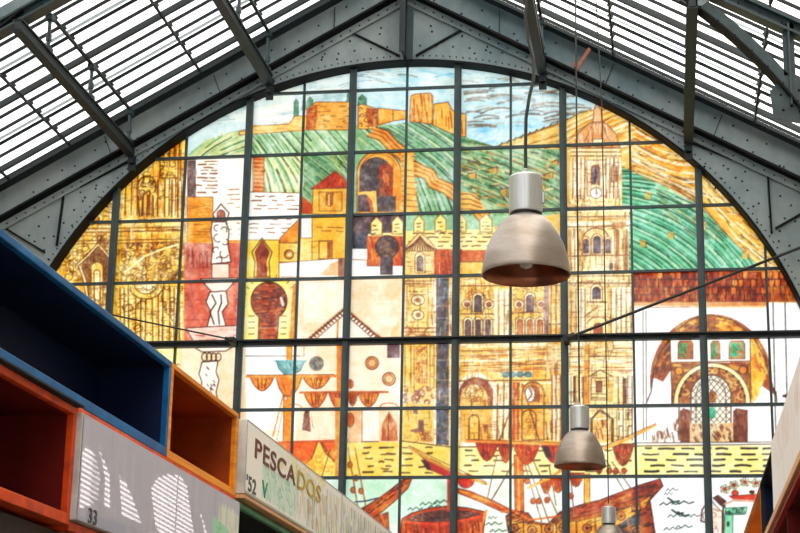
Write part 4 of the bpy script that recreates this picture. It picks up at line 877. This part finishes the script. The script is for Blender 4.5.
STIFF = [((-4.79, 12.55), (-3.98, 12.10)), ((-4.07, 12.96), (-4.70, 12.60)), ((-3.68, 12.96), (-3.05, 12.60)), ((-2.88, 12.56), (-3.72, 12.09)),
         ((-5.80, 12.0), (-4.79, 12.55)), ((-2.88, 12.56), (-1.95, 12.03)), ((-9.36, 9.96), (-9.41, 9.11)), ((-8.24, 10.52), (-9.36, 9.96)),
         ((-9.46, 9.92), (-10.24, 9.52)), ((-10.28, 9.42), (-9.60, 9.01)), ((.50, 10.50), (1.62, 9.96)), ((1.64, 9.96), (1.66, 9.02)), ((2.45, 9.5), (1.72, 9.09))]
for a, c in STIFF:
    mb = MB(); mb.bar((a[0], 24.75, a[1]), (c[0], 24.75, c[1]), .05, .028, up=(0, 0, 1)) if abs(a[0]-c[0]) > .2 else mb.bar((a[0], 24.75, a[1]), (c[0], 24.75, c[1]), .05, .028, up=(1, 0, 0))
    put(mb.build('stiffener', STEEL_B), back)
for x in (-5.05, -2.4, -7.0, -.62, -8.75, 1.0, -6.3, -1.2):       # plate joints
    mb = MB(); z = roof_z(x)-.12; s_ = 1 if x > XC else -1
    mb.bar((x, 24.762, z), (x-s_*.16 if abs(x-XC) > 3 else x, 24.762, chord_z(x)+.1), .02, .012, up=(1, 0, 0)); put(mb.build('seam', STEEL_D), back)
mb = MB(); mb.box((XC-.02, 24.45, 12.05), (XC+.02, 24.77, 13.55)); mb.box((XC-.05, 24.43, 12.05), (XC+.04, 24.46, 13.55)); put(mb.build('centre_web', STEEL_D), back)
mb = MB(); mb.box((XC+.02, 24.73, 12.03), (XC+.12, 24.77, 13.1)); put(mb.build('centre_strap', STEEL_M), back)
rr = random.Random(3); RIV = []
_m = MB(); _m.rod((0, 0, 0), (0, -.018, 0), 1, 8, .6); RM = _m.build('rivet', STEEL_B).data; bpy.data.objects.remove(bpy.data.objects['rivet'])
def rivet_at(x, y, z, r, parent):
    o = bpy.data.objects.new('rivet', RM); COL.objects.link(o); o.location = (x, y, z); o.scale = (r, 1, r); put(o, parent)
def rivet(x, z, r=.017, y=None): RIV.append((x, PY0 if y is None else y, z, r))
for k in range(0, 150):
    a = radians(20+k*140/150); rivet(XA+(ARC_R+.10)*cos(a), ARC_C[1]+(ARC_R+.10)*sin(a), .013)
for k in range(0, 60):
    a = radians(22+k*136/60); x = XA+(ARC_R+.27)*cos(a); z = ARC_C[1]+(ARC_R+.27)*sin(a)
    if z < chord_z(x)-.2: rivet(x, z)
for s_ in (-1, 1):
    for k in range(1, 44):
        x = XC+s_*k*.148; rivet(x, chord_z(x)-.10, .015, 24.72)
        if k % 3 == 0: rivet(x, chord_z(x)+.13)
    for k in range(2, 26):
        x = XC+s_*(k*.24+rr.uniform(-.05, .05)); z = roof_z(x)-.2-rr.random()*.35
        rivet(x, z)
    for x0, z0 in ((4.6, 10.1), (4.85, 9.9), (5.0, 9.6), (5.15, 9.85), (5.3, 9.45), (5.35, 9.2), (4.75, 9.75), (5.7, 9.6), (5.85, 9.45), (6.0, 9.3), (5.9, 9.2), (5.75, 9.25), (5.65, 8.9), (6.1, 9.0), (5.2, 10.0), (4.95, 10.05),
                   (.4, 12.6), (.42, 12.5), (.9, 12.4), (.7, 12.8), (1.3, 12.2), (1.35, 12.1), (1.6, 12.25), (1.1, 12.1), (1.9, 12.05), (2.2, 12.0)):
        rivet(XC+s_*x0, z0)
        
RIV.sort(key=lambda t: abs(t[0]+3.9)+(9 if not (-9.9 < t[0] < 2.0) else 0)+(0 if t[3] > .014 else 4))
for x, y, z, r_ in RIV[:98]: rivet_at(x, y, z, r_, back)
rv = MB()
for x, y, z, r_ in RIV[98:]: rv.rod((x, y, z), (x, y-.018, z), r_, 6, r_*.6)
tag(put(rv.build('rivets', STEEL_B), back), kind='stuff')
mb = MB(); p, q = PY(577, 69, 24.5), PY(589.5, 48.5, 24.5); mb.bar(p, q, .035, .05); mb.bar((p.x, 24.5, p.z), (p.x, 24.7, p.z), .05, .05); mb.bar((p.x-.06, 24.5, p.z+.1), (p.x+.02, 24.5, p.z), .03, .04)
put(mb.build('hook', RUST), back)

# the great window: painted glass, mullions, glazing bars, transoms
win = tag(empty('window_1', (XC, GY, 4.2)), kind='structure')
GLASS = glass_mat('painted glass', 'paint')
board = paint_window(); IMG = board.linear(.62)
IMG[:] = IMG*0.86
MULL = [-8.52, -6.40, -4.735, -3.06, -1.42, .62]
EDGES = [XA-ARC_R]+MULL+[XA+ARC_R]
STEP = .0120
for x0, x1 in zip(EDGES, EDGES[1:]):
    zt = ARC_C[1]+ARC_R if x0 < XA < x1 else max(circ_z(x0), circ_z(x1))
    nu = int((x1-x0)/STEP)+2; nv = int((zt+.05-4.2)/STEP)+2
    X, Z = np.meshgrid(np.linspace(x0, x1, nu), np.linspace(4.2, zt+.05, nv))
    X = X.ravel(); Z = Z.ravel(); px, py = to_photo(X, Z)
    Cc = board.sample(IMG, px, py)
    keep = ((X-XA)**2+np.maximum(Z-ARC_C[1], 0)**2) < (ARC_R+.03)**2
    Pp = np.stack([X, np.full(X.shape, GY), Z], -1)
    put(grid_mesh('painted_glass', Pp, Cc, nu, nv, keep, GLASS, None), win)
for x in MULL:
    zt = circ_z(x)+.02
    mb = MB(); mb.box((x-.055, 24.84, 4.2), (x+.055, 24.90, zt)); mb.box((x-.02, 24.90, 4.2), (x+.02, 25.06, zt))
    mb.rod((x+.035, 24.83, 4.2), (x+.035, 24.83, zt), .014, 6)
    m_ = put(mb.build('mullion', STEEL_M), win)
    mb = MB()
    for z in (7.42, 7.66, 6.25, 6.36):
        if z < zt: mb.box((x-.075, 24.80, z-.035), (x+.075, 24.86, z+.035)); mb.rod((x-.09, 24.82, z), (x+.09, 24.82, z), .018, 6)
    for z in (7.9, 8.0, 8.1): mb.rod((x, 24.84, z), (x, 24.81, z), .018, 6)
    c_ = mb.build('clamp', STEEL_D); c_.parent = m_; c_.matrix_parent_inverse = Matrix.Translation(-win.location)
for x in (-9.55, -7.44, -5.54, -3.88, -2.235, -.40, 1.57):
    mb = MB(); mb.box((x-.018, 24.93, 4.2), (x+.018, 24.98, circ_z(x)+.02)); put(mb.build('glazing_bar', STEEL_M), win)
for z0_, h in ((5.445, .045), (6.489, .045), (7.547, .075), (8.543, .04), (9.559, .04), (10.597, .04), (11.64, .035), (4.45, .045)):
    z = 1.6+(z0_-1.6)*((24.82 if h > .05 else 24.95)/25); w = sqrt(ARC_R**2-max(0, z-ARC_C[1])**2)
    mb = MB(); d = (24.86 if h > .05 else 24.92)
    mb.box((XA-w, d, z-h/2), (XA+w, 24.985, z+h/2))
    if h > .05: mb.box((XA-w, d-.10, z+h/2-.02), (XA+w, d, z+h/2))
    put(mb.build('transom' if h > .05 else 'glazing_bar', STEEL_D if h > .05 else STEEL_M), win)

# glass roof
ceil = tag(empty('ceiling', (XC, 10, RIDGE)), kind='structure')
LAP = glass_mat('lapped glass strip', None, (.42, .45, .46), .02)
RG = glass_mat('frosted roof glass', None, (.97, .98, .98), .02)
for s_ in (-1, 1):
    xe = XR+.3 if s_ > 0 else XL-.3
    me = bpy.data.meshes.new('roof_glass')
    me.from_pydata([(XC, YB, RIDGE+.10), (xe, YB, roof_z(xe)+.10), (xe, GY+.1, roof_z(xe)+.10), (XC, GY+.1, RIDGE+.10)], [], [(0, 1, 2, 3)])
    put(link('roof_glass', me, RG), ceil)
    y = 24.62; k = 0
    while y > 14.0:
        mb = MB(); kind = k % 5
        u = (s_*RSL, 0, 1)
        def B(yy, dz, w, h): mb.bar((XC, yy, RIDGE+dz), (xe, yy, roof_z(xe)+dz), w, h, up=u)
        if kind == 1:
            B(y, 0.015, .055, .09); put(mb.build('roof_rafter', STEEL_D), ceil)
        else:
            B(y, .04, .028, .046)
            put(mb.build('roof_bar', STEEL_R), ceil)
            if kind == 3:
                mb = MB(); B(y-.07, .085, .085, .006); put(mb.build('roof_lap', LAP), ceil)
        y -= .36; k += 1
    for j, dx in enumerate((1.08, 2.17, 3.27, 4.38, 5.36, 6.33)):
        x = XC+s_*dx; z = roof_z(x); big = j in (1, 3)
        mb = MB(); w = .042 if big else .028
        mb.box((x-w/2, 12, z-.07), (x+w/2, 24.7, z-.03))
        y = 24.62; k = 0
        while y > 14.0:
            mb.bar((x-.035, y, z-.015+s_*.035*RSL), (x+.035, y, z-.015-s_*.035*RSL), .03 if not big else .05, .04, up=(0, 0, 1))
            mb.bar((x, y, z-.05), (x, y+.05, z-.04), .045, .025); y -= .36
        put(mb.build('roof_rib', STEEL_D), ceil)

# ------------------------------------------------------------------ steelwork under the roof
def beam(dx, label):
    x = XC+dx; z = circ_z(x, 6.93)-.12 if abs(dx) > 3 else chord_z(x)-.12
    z = {-4.37: 10.63, -2.17: 11.74, 2.17: 11.74, 4.37: 10.52}[dx]
    e = tag(empty('steel_purlin', (x, 24.7, z)), label, 'roof beam', 'long purlins under the roof slopes')
    mb = MB(); mb.box((x-.07, 19.7, z-.09), (x+.07, 24.64, z-.065)); mb.box((x-.07, 19.7, z+.055), (x+.07, 24.64, z+.08)); mb.box((x-.045, 19.7, z-.08), (x+.045, 24.64, z+.07))
    put(mb.build('girder', STEEL_D), e)
    mb = MB(); mb.box((x-.04, 24.64, z-.20), (x+.04, 24.76, z+.10)); mb.box((x-.06, 24.74, z-.30), (x+.06, 24.766, z+.12))
    put(mb.build('end_bracket', STEEL_D), e)
    zt = roof_z(x)-.07
    for k in range(3):
        y = 24.42-k*1.8 if k else 24.50
        mb = MB(); mb.rod((x, y, z+.05), (x, y, zt), .028, 8); mb.rod((x, y, z+.25), (x, y, z+.34), .045, 8); mb.box((x-.06, y-.05, z+.06), (x+.06, y+.05, z+.14)); mb.box((x-.05, y-.07, zt-.08), (x+.05, y+.07, zt))
        put(mb.build('strut', STEEL_M), e)
beam(-4.37, 'leftmost long steel purlin, running from upper left corner down to the gable plate')
beam(-2.17, 'steel purlin left of the roof apex, meeting the gable plate above the hill fort')
beam(2.17, 'dark steel purlin right of the roof apex, between two hanging lamp cables')
beam(4.37, 'rightmost near-vertical dark steel purlin, ending beside the roof truss at top right')

tr = tag(empty('roof_truss', (XC, 20, 10.5)), 'riveted grey-green roof truss crossing the top right corner, nearer than the arched window', 'truss')
TY = 20.0
def ring(name, R0, R1, y0, y1, a0, a1, material, parent, n=60):
    vs = []; fs = []; mb = MB()
    for i in range(n+1):
        a = radians(a0+(a1-a0)*i/n)
        for R_, y in ((R0, y0), (R1, y0), (R1, y1), (R0, y1)): vs.append((XC+R_*cos(a), y, 5.5+R_*sin(a)))
    for i in range(n):
        for k in range(4): fs.append((4*i+k, 4*i+(k+1) % 4, 4*i+4+(k+1) % 4, 4*i+4+k))
    fs += [(0, 1, 2, 3), (4*n+3, 4*n+2, 4*n+1, 4*n)]
    mb.add(vs, fs); return put(mb.build(name, material), parent)
for s_ in (-1, 1):
    a0, a1 = (12, 51) if s_ > 0 else (168, 129)
    if s_ > 0:
        RB0 = 6.66; a0 = 2
    ring('arch_rib', 6.72 if s_ > 0 else 7.02, 6.88 if s_ > 0 else 7.14, TY-.02, TY+.02, a0, a1, STEEL_M, tr)
    ring('rib_flange', 6.70 if s_ > 0 else 6.99, 6.725 if s_ > 0 else 7.02, TY-.12, TY+.12, a0, a1, STEEL_B, tr)
    xe = XR if s_ > 0 else XL
    u = (s_*RSL, 0, 1)
    mb = MB(); mb.bar((XC, TY, RIDGE-.42), (xe, TY, roof_z(xe)-.42), .04, .14, up=u); mb.bar((XC, TY, RIDGE-.50), (xe, TY, roof_z(xe)-.50), .22, .03, up=u); mb.bar((XC, TY, RIDGE-.34), (xe, TY, roof_z(xe)-.34), .22, .03, up=u)
    put(mb.build('top_chord', STEEL_M), tr)
    x = XC+s_*5.53
    mb = MB(); mb.box((x-.07, TY-.02, 9.15), (x+.07, TY+.02, roof_z(x)-.4)); mb.box((x-.012, TY-.1, 9.2), (x+.012, TY, roof_z(x)-.42)); put(mb.build('web_post', STEEL_M), tr)
    mb = MB(); mb.prism([(x-.22, 9.05), (x+.16, 8.95), (x+.20, 9.35), (x+.05, 9.6), (x-.08, 9.6), (x-.25, 9.4)], TY-.03, TY-.01); put(mb.build('gusset_plate', STEEL_M), tr)
    xj = XC+s_*4.3
    mb = MB(); mb.prism([(XC+d_, 5.5+sqrt(7.03**2-d_*d_)) for d_ in (-5.2, -4.9, -4.6, -4.3, -4.0, -3.7, -3.5)]+[(XC-3.5, roof_z(XC-3.5)-.1), (XC-5.2, roof_z(XC-5.2)-.1)] if s_ < 0 else
                        [(xj-.5, roof_z(xj-.5)-.4), (xj-.3, 10.85), (xj+.12, 10.52), (xj+.3, 10.66), (xj+.1, roof_z(xj+.1)-.4)], TY-.03, TY-.01); put(mb.build('gusset_plate', STEEL), tr)
    mb = MB()
    for k in range(20):
        a = radians(a0+(a1-a0)*k/20); R_ = 6.76 if s_ > 0 else 7.08
        rivet_at(XC+R_*cos(a), TY-.02, 5.5+R_*sin(a), .013, tr)
    for k in range(1, 26):
        xx = XC+s_*k*.26; rivet_at(xx, TY-.02, roof_z(xx)-.42, .013, tr) if k > 12 else None
    for dx, dz in ((-.1, 9.15), (0, 9.2), (.1, 9.12), (-.12, 9.35), (.1, 9.4), (0, 9.5), (-.03, 10.2), (.04, 10.3), (-.04, 10.4)): rivet_at(x+dx, TY-.03, dz, .018, tr)

# ------------------------------------------------------------------ tie rods in front of the glass
def rod(label, p, q, r):
    mb = MB(); mb.rod(p, q, r, 8)
    d = (Vector(q)-Vector(p)).normalized(); a = Vector(p)
    mb.rod(a, a+d*.12, r*2.2, 8); mb.box((a.x-.06, a.y, a.z-.05), (a.x+.02, 24.86, a.z+.05))
    o = mb.build('tie_rod', CABLE); tag(o, label, 'tie rod', 'thin slanting tie rods before the window')
rod('thin dark tie rod slanting up to the right across the tiled roof on the glass', (-1.36, 24.60, 7.44), (XR, 24.6, 8.95), .022)
rod('thin dark wire slanting down across the gold church front on the left glass', (-6.44, 24.6, 7.50), (-9.7, 24.6, 8.22), .013)

# ------------------------------------------------------------------ hanging lamps
HOOD = mat('dusty spun aluminium', (146, 138, 132), .36, .7, .06, 3.0, dirt=(118, 102, 88), stretch=(.6, .6, 2))
HOODIN = mat('tarnished copper-brown reflector', (150, 92, 66), .28, .85, .15, 3.0)
CAPM = mat('brushed aluminium cap', (176, 178, 180), .30, .75, .06, 12.0, stretch=(8, 8, .3))
BLACK = mat('black rubber collar', (22, 22, 24), .6)
BULB = mat('unlit bulb glass', (206, 200, 188), .15, 0, .02)
def lamp(cx, cy, z, label, cable):
    KZ = 1.09; lz = lambda P_: [(q_, w_*KZ) for q_, w_ in P_]
    e = tag(empty('pendant_lamp', (cx, cy, z)), label, 'lamp', 'industrial bell lamps in a row')
    mb = MB(); mb.lathe(lz([(.236, -.004), (.240, .004), (.236, .02), (.232, .05), (.222, .10), (.205, .15), (.180, .20), (.150, .245), (.122, .277), (.102, .291), (.084, .300)]), (cx, cy, z), 56)
    h = put(mb.build('hood', HOOD, smooth=True), e)
    mb = MB(); mb.lathe(lz([(.236, -.004), (.228, .004), (.224, .05), (.214, .10), (.196, .15), (.171, .20), (.140, .245), (.110, .270), (.06, .285), (.001, .29)]), (cx, cy, z), 56); put(mb.build('reflector', HOODIN, smooth=True), e)
    mb = MB(); mb.lathe(lz([(.070, .296), (.078, .301), (.078, .312), (.070, .316), (.001, .317)]), (cx, cy, z), 40); put(mb.build('collar', BLACK, smooth=False), e)
    mb = MB(); mb.lathe(lz([(.001, .314), (.088, .314), (.091, .320), (.091, .50), (.088, .508), (.050, .522), (.001, .525)]), (cx, cy, z), 48); mb.rod((cx, cy, z+.56), (cx, cy, z+.60), .014, 8); mb.box((cx+.089, cy-.012, z+.40), (cx+.10, cy+.012, z+.46)); put(mb.build('cap', CAPM, smooth=False, bevel=.002), e)
    mb = MB(); mb.lathe(lz([(.001, .03), (.03, .04), (.045, .08), (.045, .13), (.03, .19), (.022, .28)]), (cx, cy, z), 20); mb.build('bulb', BULB, h, smooth=True)
    mb = MB(); mb.tube(cable, .0095 if cy < 12 else .008, 8); put(mb.build('cable', CABLE), e)
LX = -.80
def lamp_at(px, py, Y): p = PY(px, py, Y); return p
l1 = PY(526, 275, 8.8); pts = [Vector((l1.x, 8.8, l1.z+.58))]
for q in ((525.5, 150), (526, 118), (529.5, 96), (533.6, 79), (533.4, 58), (528.5, 41), (525.5, 19), (526.5, 0)): pts.append(PY(q[0], q[1], 8.8))
pts += [Vector((l1.x-.05, 8.8, 8.2)), Vector((l1.x, 8.8, roof_z(l1.x)+.02))]
lamp(l1.x, 8.8, l1.z, 'large metal bell lamp hanging nearest, before the church front, on a kinked cable', pts)
l2 = PY(580, 466.5, 15.6)
lamp(l2.x, 15.6, l2.z, 'smaller bell lamp hanging lower right, in front of the ship sails', [Vector((l2.x, 15.6, l2.z+.58)), PY(576.5, 110, 15.6), PY(575.5, 0, 15.6), Vector((l2.x-.03, 15.6, roof_z(l2.x)+.02))])
p3 = PY(608.5, 506, 22.0)
lamp(p3.x, 22.0, p3.z-.57, 'farthest bell lamp, cut off by the bottom edge before the ship hull', [Vector((p3.x, 22.0, p3.z+.03)), PY(602, 110, 22.0), Vector((p3.x-.08, 22.0, roof_z(p3.x)+.02))])

# ------------------------------------------------------------------ stalls
SX = -2.60
def facing(m_): return m_
def open_box(name, label, cat, group, x, side, y0, y1, z0, z1, mf, mi, dep=.42, t=.042, tt=.035, tb=.05, div=()):
    """An open-fronted display box; side=-1: stands left of the aisle and opens towards +X."""
    xb = x+side*dep
    e = tag(empty(name, (x+side*dep/2, (y0+y1)/2, z0)), label, cat, group)
    mb = MB(); mb.box((x, y0, z1-tt), (xb, y1, z1)); put(mb.build('top_board', mf, bevel=.004), e)
    mb = MB(); mb.box((x, y0, z0), (xb, y1, z0+tb)); put(mb.build('bottom_board', mf, bevel=.004), e)
    for y in (y0, y1-t):
        mb = MB(); mb.box((x, y, z0+tb), (xb, y+t, z1-tt)); put(mb.build('side_board', mf, bevel=.003), e)
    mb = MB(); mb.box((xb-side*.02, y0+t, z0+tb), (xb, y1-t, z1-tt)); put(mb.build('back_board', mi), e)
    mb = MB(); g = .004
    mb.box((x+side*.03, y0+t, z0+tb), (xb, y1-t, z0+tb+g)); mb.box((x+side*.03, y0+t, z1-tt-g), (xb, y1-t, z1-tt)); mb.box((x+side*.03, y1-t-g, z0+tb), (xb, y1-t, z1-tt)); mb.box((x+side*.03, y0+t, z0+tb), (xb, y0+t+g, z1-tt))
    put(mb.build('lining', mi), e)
    for y in div:
        mb = MB(); mb.box((x+side*.02, y-.015, z0+tb), (xb, y+.015, z1-tt)); put(mb.build('divider', mi), e)
    return e
BLUE = mat('worn blue paint', (16, 96, 152), .45, 0, .14, 5.0, .1, dirt=(16, 72, 120), spec=.18); BLUEIN = mat('shaded navy lining', (5, 22, 58), .6, 0, .1, 4, spec=.18)  # navy lining carries the shade of the recess in its colour
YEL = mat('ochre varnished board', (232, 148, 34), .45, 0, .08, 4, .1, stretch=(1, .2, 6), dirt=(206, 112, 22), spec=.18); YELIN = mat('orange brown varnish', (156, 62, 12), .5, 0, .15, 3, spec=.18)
ORG = mat('orange red painted board', (216, 76, 20), .45, 0, .14, 5, .1, dirt=(168, 52, 22), spec=.18); ORIN = mat('shaded red lining', (96, 12, 6), .6, 0, .1, 4, spec=.18)  # red lining is darkened to stand for the shade inside the box
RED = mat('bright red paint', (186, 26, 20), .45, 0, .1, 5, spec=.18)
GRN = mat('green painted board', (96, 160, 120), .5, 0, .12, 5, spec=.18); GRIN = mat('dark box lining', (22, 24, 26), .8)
MAPLE = mat('pale plywood rail', (212, 160, 112), .5, 0, .12, 5, stretch=(1, .2, 6), spec=.18)
mb = MB(); mb.box((-3.05, 3.5, 0), (-2.66, 19.0, 2.485)); mb.box((-3.30, 3.5, 2.46), (-3.05, 19.0, 3.02)); tag(mb.build('wall_stalls', mat('dark stained stall cladding', (44, 32, 26), .7)), kind='structure')
mb = MB(); mb.box((.72, 3.5, 0), (1.1, 16.2, 2.36)); tag(mb.build('wall_stalls_right', PLAS), kind='structure')
B0, B1, B2, B3 = 4.4, 8.675, 10.17, 18.2
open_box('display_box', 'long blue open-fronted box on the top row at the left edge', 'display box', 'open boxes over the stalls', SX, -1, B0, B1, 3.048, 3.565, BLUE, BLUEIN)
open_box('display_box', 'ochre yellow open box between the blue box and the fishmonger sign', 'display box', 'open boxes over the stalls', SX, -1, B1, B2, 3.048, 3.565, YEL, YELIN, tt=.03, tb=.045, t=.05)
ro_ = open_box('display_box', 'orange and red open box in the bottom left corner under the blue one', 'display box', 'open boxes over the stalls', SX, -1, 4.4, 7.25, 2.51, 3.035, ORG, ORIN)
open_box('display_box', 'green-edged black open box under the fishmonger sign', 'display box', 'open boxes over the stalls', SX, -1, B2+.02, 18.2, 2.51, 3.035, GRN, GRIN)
# sign boards: a colour-painted face on a box
SIGN = bpy.data.materials.new('painted sign face'); SIGN.use_nodes = True
_n = SIGN.node_tree; _b = _n.nodes['Principled BSDF']; _b.inputs['Roughness'].default_value = .38
_a = _n.nodes.new('ShaderNodeVertexColor'); _a.layer_name = 'paint'; _n.links.new(_a.outputs['Color'], _b.inputs['Base Color'])
EDGE = mat('grey board edge', (190, 190, 186), .5)
e_panel = {}
def sign_board(name, label, x, side, y0, y1, z0, z1, draw, thick=.05, base=(200, 200, 204), group=None, ppm=110, lean=0):
    e = tag(empty(name, (x, (y0+y1)/2, z0)), label, 'sign board', group)
    xf = x-side*thick
    mb = MB(); mb.box((x+side*.04, y0, z0), (xf+side*.002, y1, z1)); pn = put(mb.build('panel', EDGE, bevel=.004), e)
    bd = Board(0, 0, (y1-y0)*100, (z1-z0)*100, 2.5, base); draw(bd, (y1-y0)*100, (z1-z0)*100)
    img = bd.linear(); nu = int((y1-y0)*ppm)+2; nv = int((z1-z0)*ppm*1.5)+2
    Y, Z = np.meshgrid(np.linspace(y0+.004, y1-.004, nu), np.linspace(z0+.004, z1-.004, nv)); Y = Y.ravel(); Z = Z.ravel()
    Cc = bd.sample(img, (Y-y0)*100, (z1-Z)*100)
    put(grid_mesh('painted_face', np.stack([np.full(Y.shape, xf-side*.0015), Y, Z], -1), Cc, nu, nv, None, SIGN, None), e)
    e_panel[e.name] = pn
    return pn
def lettering(text, org, size, material, parent, name='lettering', sx=1.0, shear=0, thick=.002):
    cu = bpy.data.curves.new('t', 'FONT'); cu.body = text; cu.size = size; cu.extrude = thick; cu.offset = size*.012; cu.shear = shear; cu.space_character = 1.08
    t = bpy.data.objects.new('t', cu); COL.objects.link(t); bpy.context.view_layer.update()
    me = bpy.data.meshes.new_from_object(t.evaluated_get(bpy.context.evaluated_depsgraph_get()))
    bpy.data.objects.remove(t); bpy.data.curves.remove(cu)
    me.transform(Matrix(((0, 0, 1, org[0]), (sx, 0, 0, org[1]), (0, 1, 0, org[2]), (0, 0, 0, 1))))
    me.materials.clear()
    return link(name, me, material, parent)
INKB = mat('brown sign paint', (104, 52, 34), .6, 0, .08, 20); INKG = mat('dark grey sign paint', (74, 76, 78), .6); INKGR = mat('green sign paint', (34, 130, 92), .6); INKY = mat('yellow ochre sign paint', (190, 160, 60), .6)
def draw_pesc(b, w, h):
    r = b.rng
    b.R((232, 232, 226), 0, 0, w, h); b.R((240, 236, 228), 0, 0, 60, h)
    b.R((206, 226, 210), 44, 20, 150, h-4); 
    b.hatch([(44, 22), (150, 18), (150, h-3), (44, h-3)], [(120, 190, 150), (160, 210, 180), (230, 240, 230), (90, 170, 130)], 30, 5, 1.2, 9, 1.4)
    b.scroll([(50, 22), (140, 20), (140, h-5), (50, h-5)], (90, 176, 136), 11, 1.2, .8)
    b.hatch([(95, 0), (260, 0), (260, 16), (95, 16)], [(220, 206, 120), (236, 220, 150)], 5, 4, 2, 9, .8)
    b.hatch([(140, 6), (w, 6), (w, h-3), (140, h-3)], [(206, 206, 160), (186, 200, 190), (222, 210, 160), (196, 190, 180), (214, 222, 214), (160, 176, 164)], 80, 6, 4, 14, .8)
    b.hatch([(180, 12), (340, 12), (340, h-3), (180, h-3)], [(214, 190, 110), (150, 130, 90), (170, 110, 70), (190, 206, 190)], 70, 9, 3, 12, 1.2)
    b.R((150, 156, 150), 318, 0, 322, h); b.R((232, 232, 226), 322, 0, 325, h)
    b.hatch([(325, 6), (w, 6), (w, h-3), (325, h-3)], [(120, 136, 130), (196, 202, 200), (176, 196, 184), (200, 186, 170), (100, 116, 108)], 82, 6, 3, 12, .7)
    b.L((120, 110, 100), 1.2, [(0, .8), (w, .8)]); b.L((150, 140, 120), 1.6, [(0, h-1), (w, h-1)])
pz0, pz1 = 3.075, 3.540
ps = sign_board('shop_sign', 'long pale fishmonger sign reading PESCADOS beside the ochre box', SX, -1, B2+.03, B3, pz0, pz1, draw_pesc)
XF = SX+.0535
a = PX(254, 456.5, XF)
l_ = lettering('PESCA', (XF, a.y, a.z), .175, INKB, ps, sx=2.35)
ye = max(v.co.y for v in l_.data.vertices)
lettering('DOS', (XF, ye+.04, a.z), .175, INKY, ps, sx=2.35)

a = PX(246, 489, XF); lettering("'52", (XF, a.y, a.z), .13, INKG, ps, sx=1.6)
a = PX(262, 496, XF); lettering('V', (XF, a.y, a.z), .15, INKGR, ps, sx=1.6)
def draw_grey(b, w, h):
    b.R((178, 176, 190), 0, 0, w, h)
    b.hatch([(0, 0), (w, 0), (w, h), (0, h)], [(184, 182, 196), (166, 166, 182), (190, 188, 200)], 90, 12, 6, 30, .3, al=.5)
    b.hatch([(0, h-7), (w, h-7), (w, h), (0, h)], [(146, 150, 176), (160, 160, 180)], 0, 4, 4, 60, .1, al=.6)
    b.R((206, 214, 196), w-48, 8, w, h); b.hatch([(w-50, 6), (w, 6), (w, h), (w-50, h)], [(220, 226, 206), (176, 180, 170), (230, 220, 200)], 85, 6, 3, 12, 1)
    b.F((150, 214, 176), [(w-62, 16), (w-24, 20), (w-26, 34), (w-40, h-2), (w-46, 30), (w-62, 24)]); b.scroll([(w-60, 16), (w-24, 20), (w-40, h)], (110, 180, 140), 8, 1, 1)
ws = sign_board('sign_board', 'grey-lilac board marked 33 with striped sun patches, under the ochre box', SX, -1, 7.25, B2, 2.535, 3.015, draw_grey, .03)
a = PX(87.5, 522, SX+.0335); lettering('33', (SX+.0335, a.y, a.z), .095, INKG, ws, sx=1.35)
mb = MB(); mb.box((SX, 7.25, 3.018), (SX-.4, B2, 3.046)); o = mb.build('wooden_rail', ORG, bevel=.003); tag(o, 'orange wooden rail directly above the grey-lilac board', 'rail')
mb = MB(); mb.box((SX, 7.25, 2.488), (SX-.4, B2, 2.53)); o = mb.build('wooden_rail', ORG, bevel=.003); tag(o, 'orange wooden rail directly below the grey-lilac board', 'rail')
mb = MB(); mb.box((SX+.03, 4.4, 3.0385), (SX-.4, 7.26, 3.0465)); o = mb.build('shadow_gap_strip', GRIN)
tag(o, 'thin black strip between the blue box and the orange box', 'strip')
mb = MB(); mb.box((SX+.05, B2+.03, 3.048), (SX-.3, B3, 3.072)); o = mb.build('wooden_rail', MAPLE, bevel=.003); tag(o, 'pale plywood rail under the PESCADOS sign', 'rail')
# right side
RX = .67
def draw_right(b, w, h):
    b.R((232, 228, 230), 0, 0, w, h)
    b.hatch([(0, 0), (w, 0), (w, h), (0, h)], [(240, 238, 240), (216, 212, 218), (236, 232, 234)], 88, 9, 5, 20, .3, al=.6)
    b.hatch([(w*.35, 3), (w*.93, 3), (w*.93, h*.55), (w*.35, h*.55)], [(198, 120, 100), (210, 150, 130), (186, 100, 80)], 88, 8, 1.4, 12, .5, al=.75)
sign_board('shop_sign', 'grey-white sign board at the right edge, faintly inked in red', RX+.05, 1, 5.5, 10.86, 3.02, 3.47, draw_right, .05)
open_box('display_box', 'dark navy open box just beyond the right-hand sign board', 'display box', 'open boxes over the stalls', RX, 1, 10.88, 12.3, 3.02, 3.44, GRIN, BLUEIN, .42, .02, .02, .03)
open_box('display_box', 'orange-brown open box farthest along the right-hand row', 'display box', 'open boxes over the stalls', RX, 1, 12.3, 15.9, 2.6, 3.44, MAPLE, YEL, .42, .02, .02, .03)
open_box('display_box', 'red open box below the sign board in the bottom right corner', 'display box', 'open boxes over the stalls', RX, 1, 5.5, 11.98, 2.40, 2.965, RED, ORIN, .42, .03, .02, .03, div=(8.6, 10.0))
mb = MB(); mb.box((RX-.02, 5.5, 2.967), (RX+.3, 12.0, 3.012)); o = mb.build('wooden_rail', MAPLE, bevel=.003); tag(o, 'pale wooden rail under the right-hand sign board', 'rail')
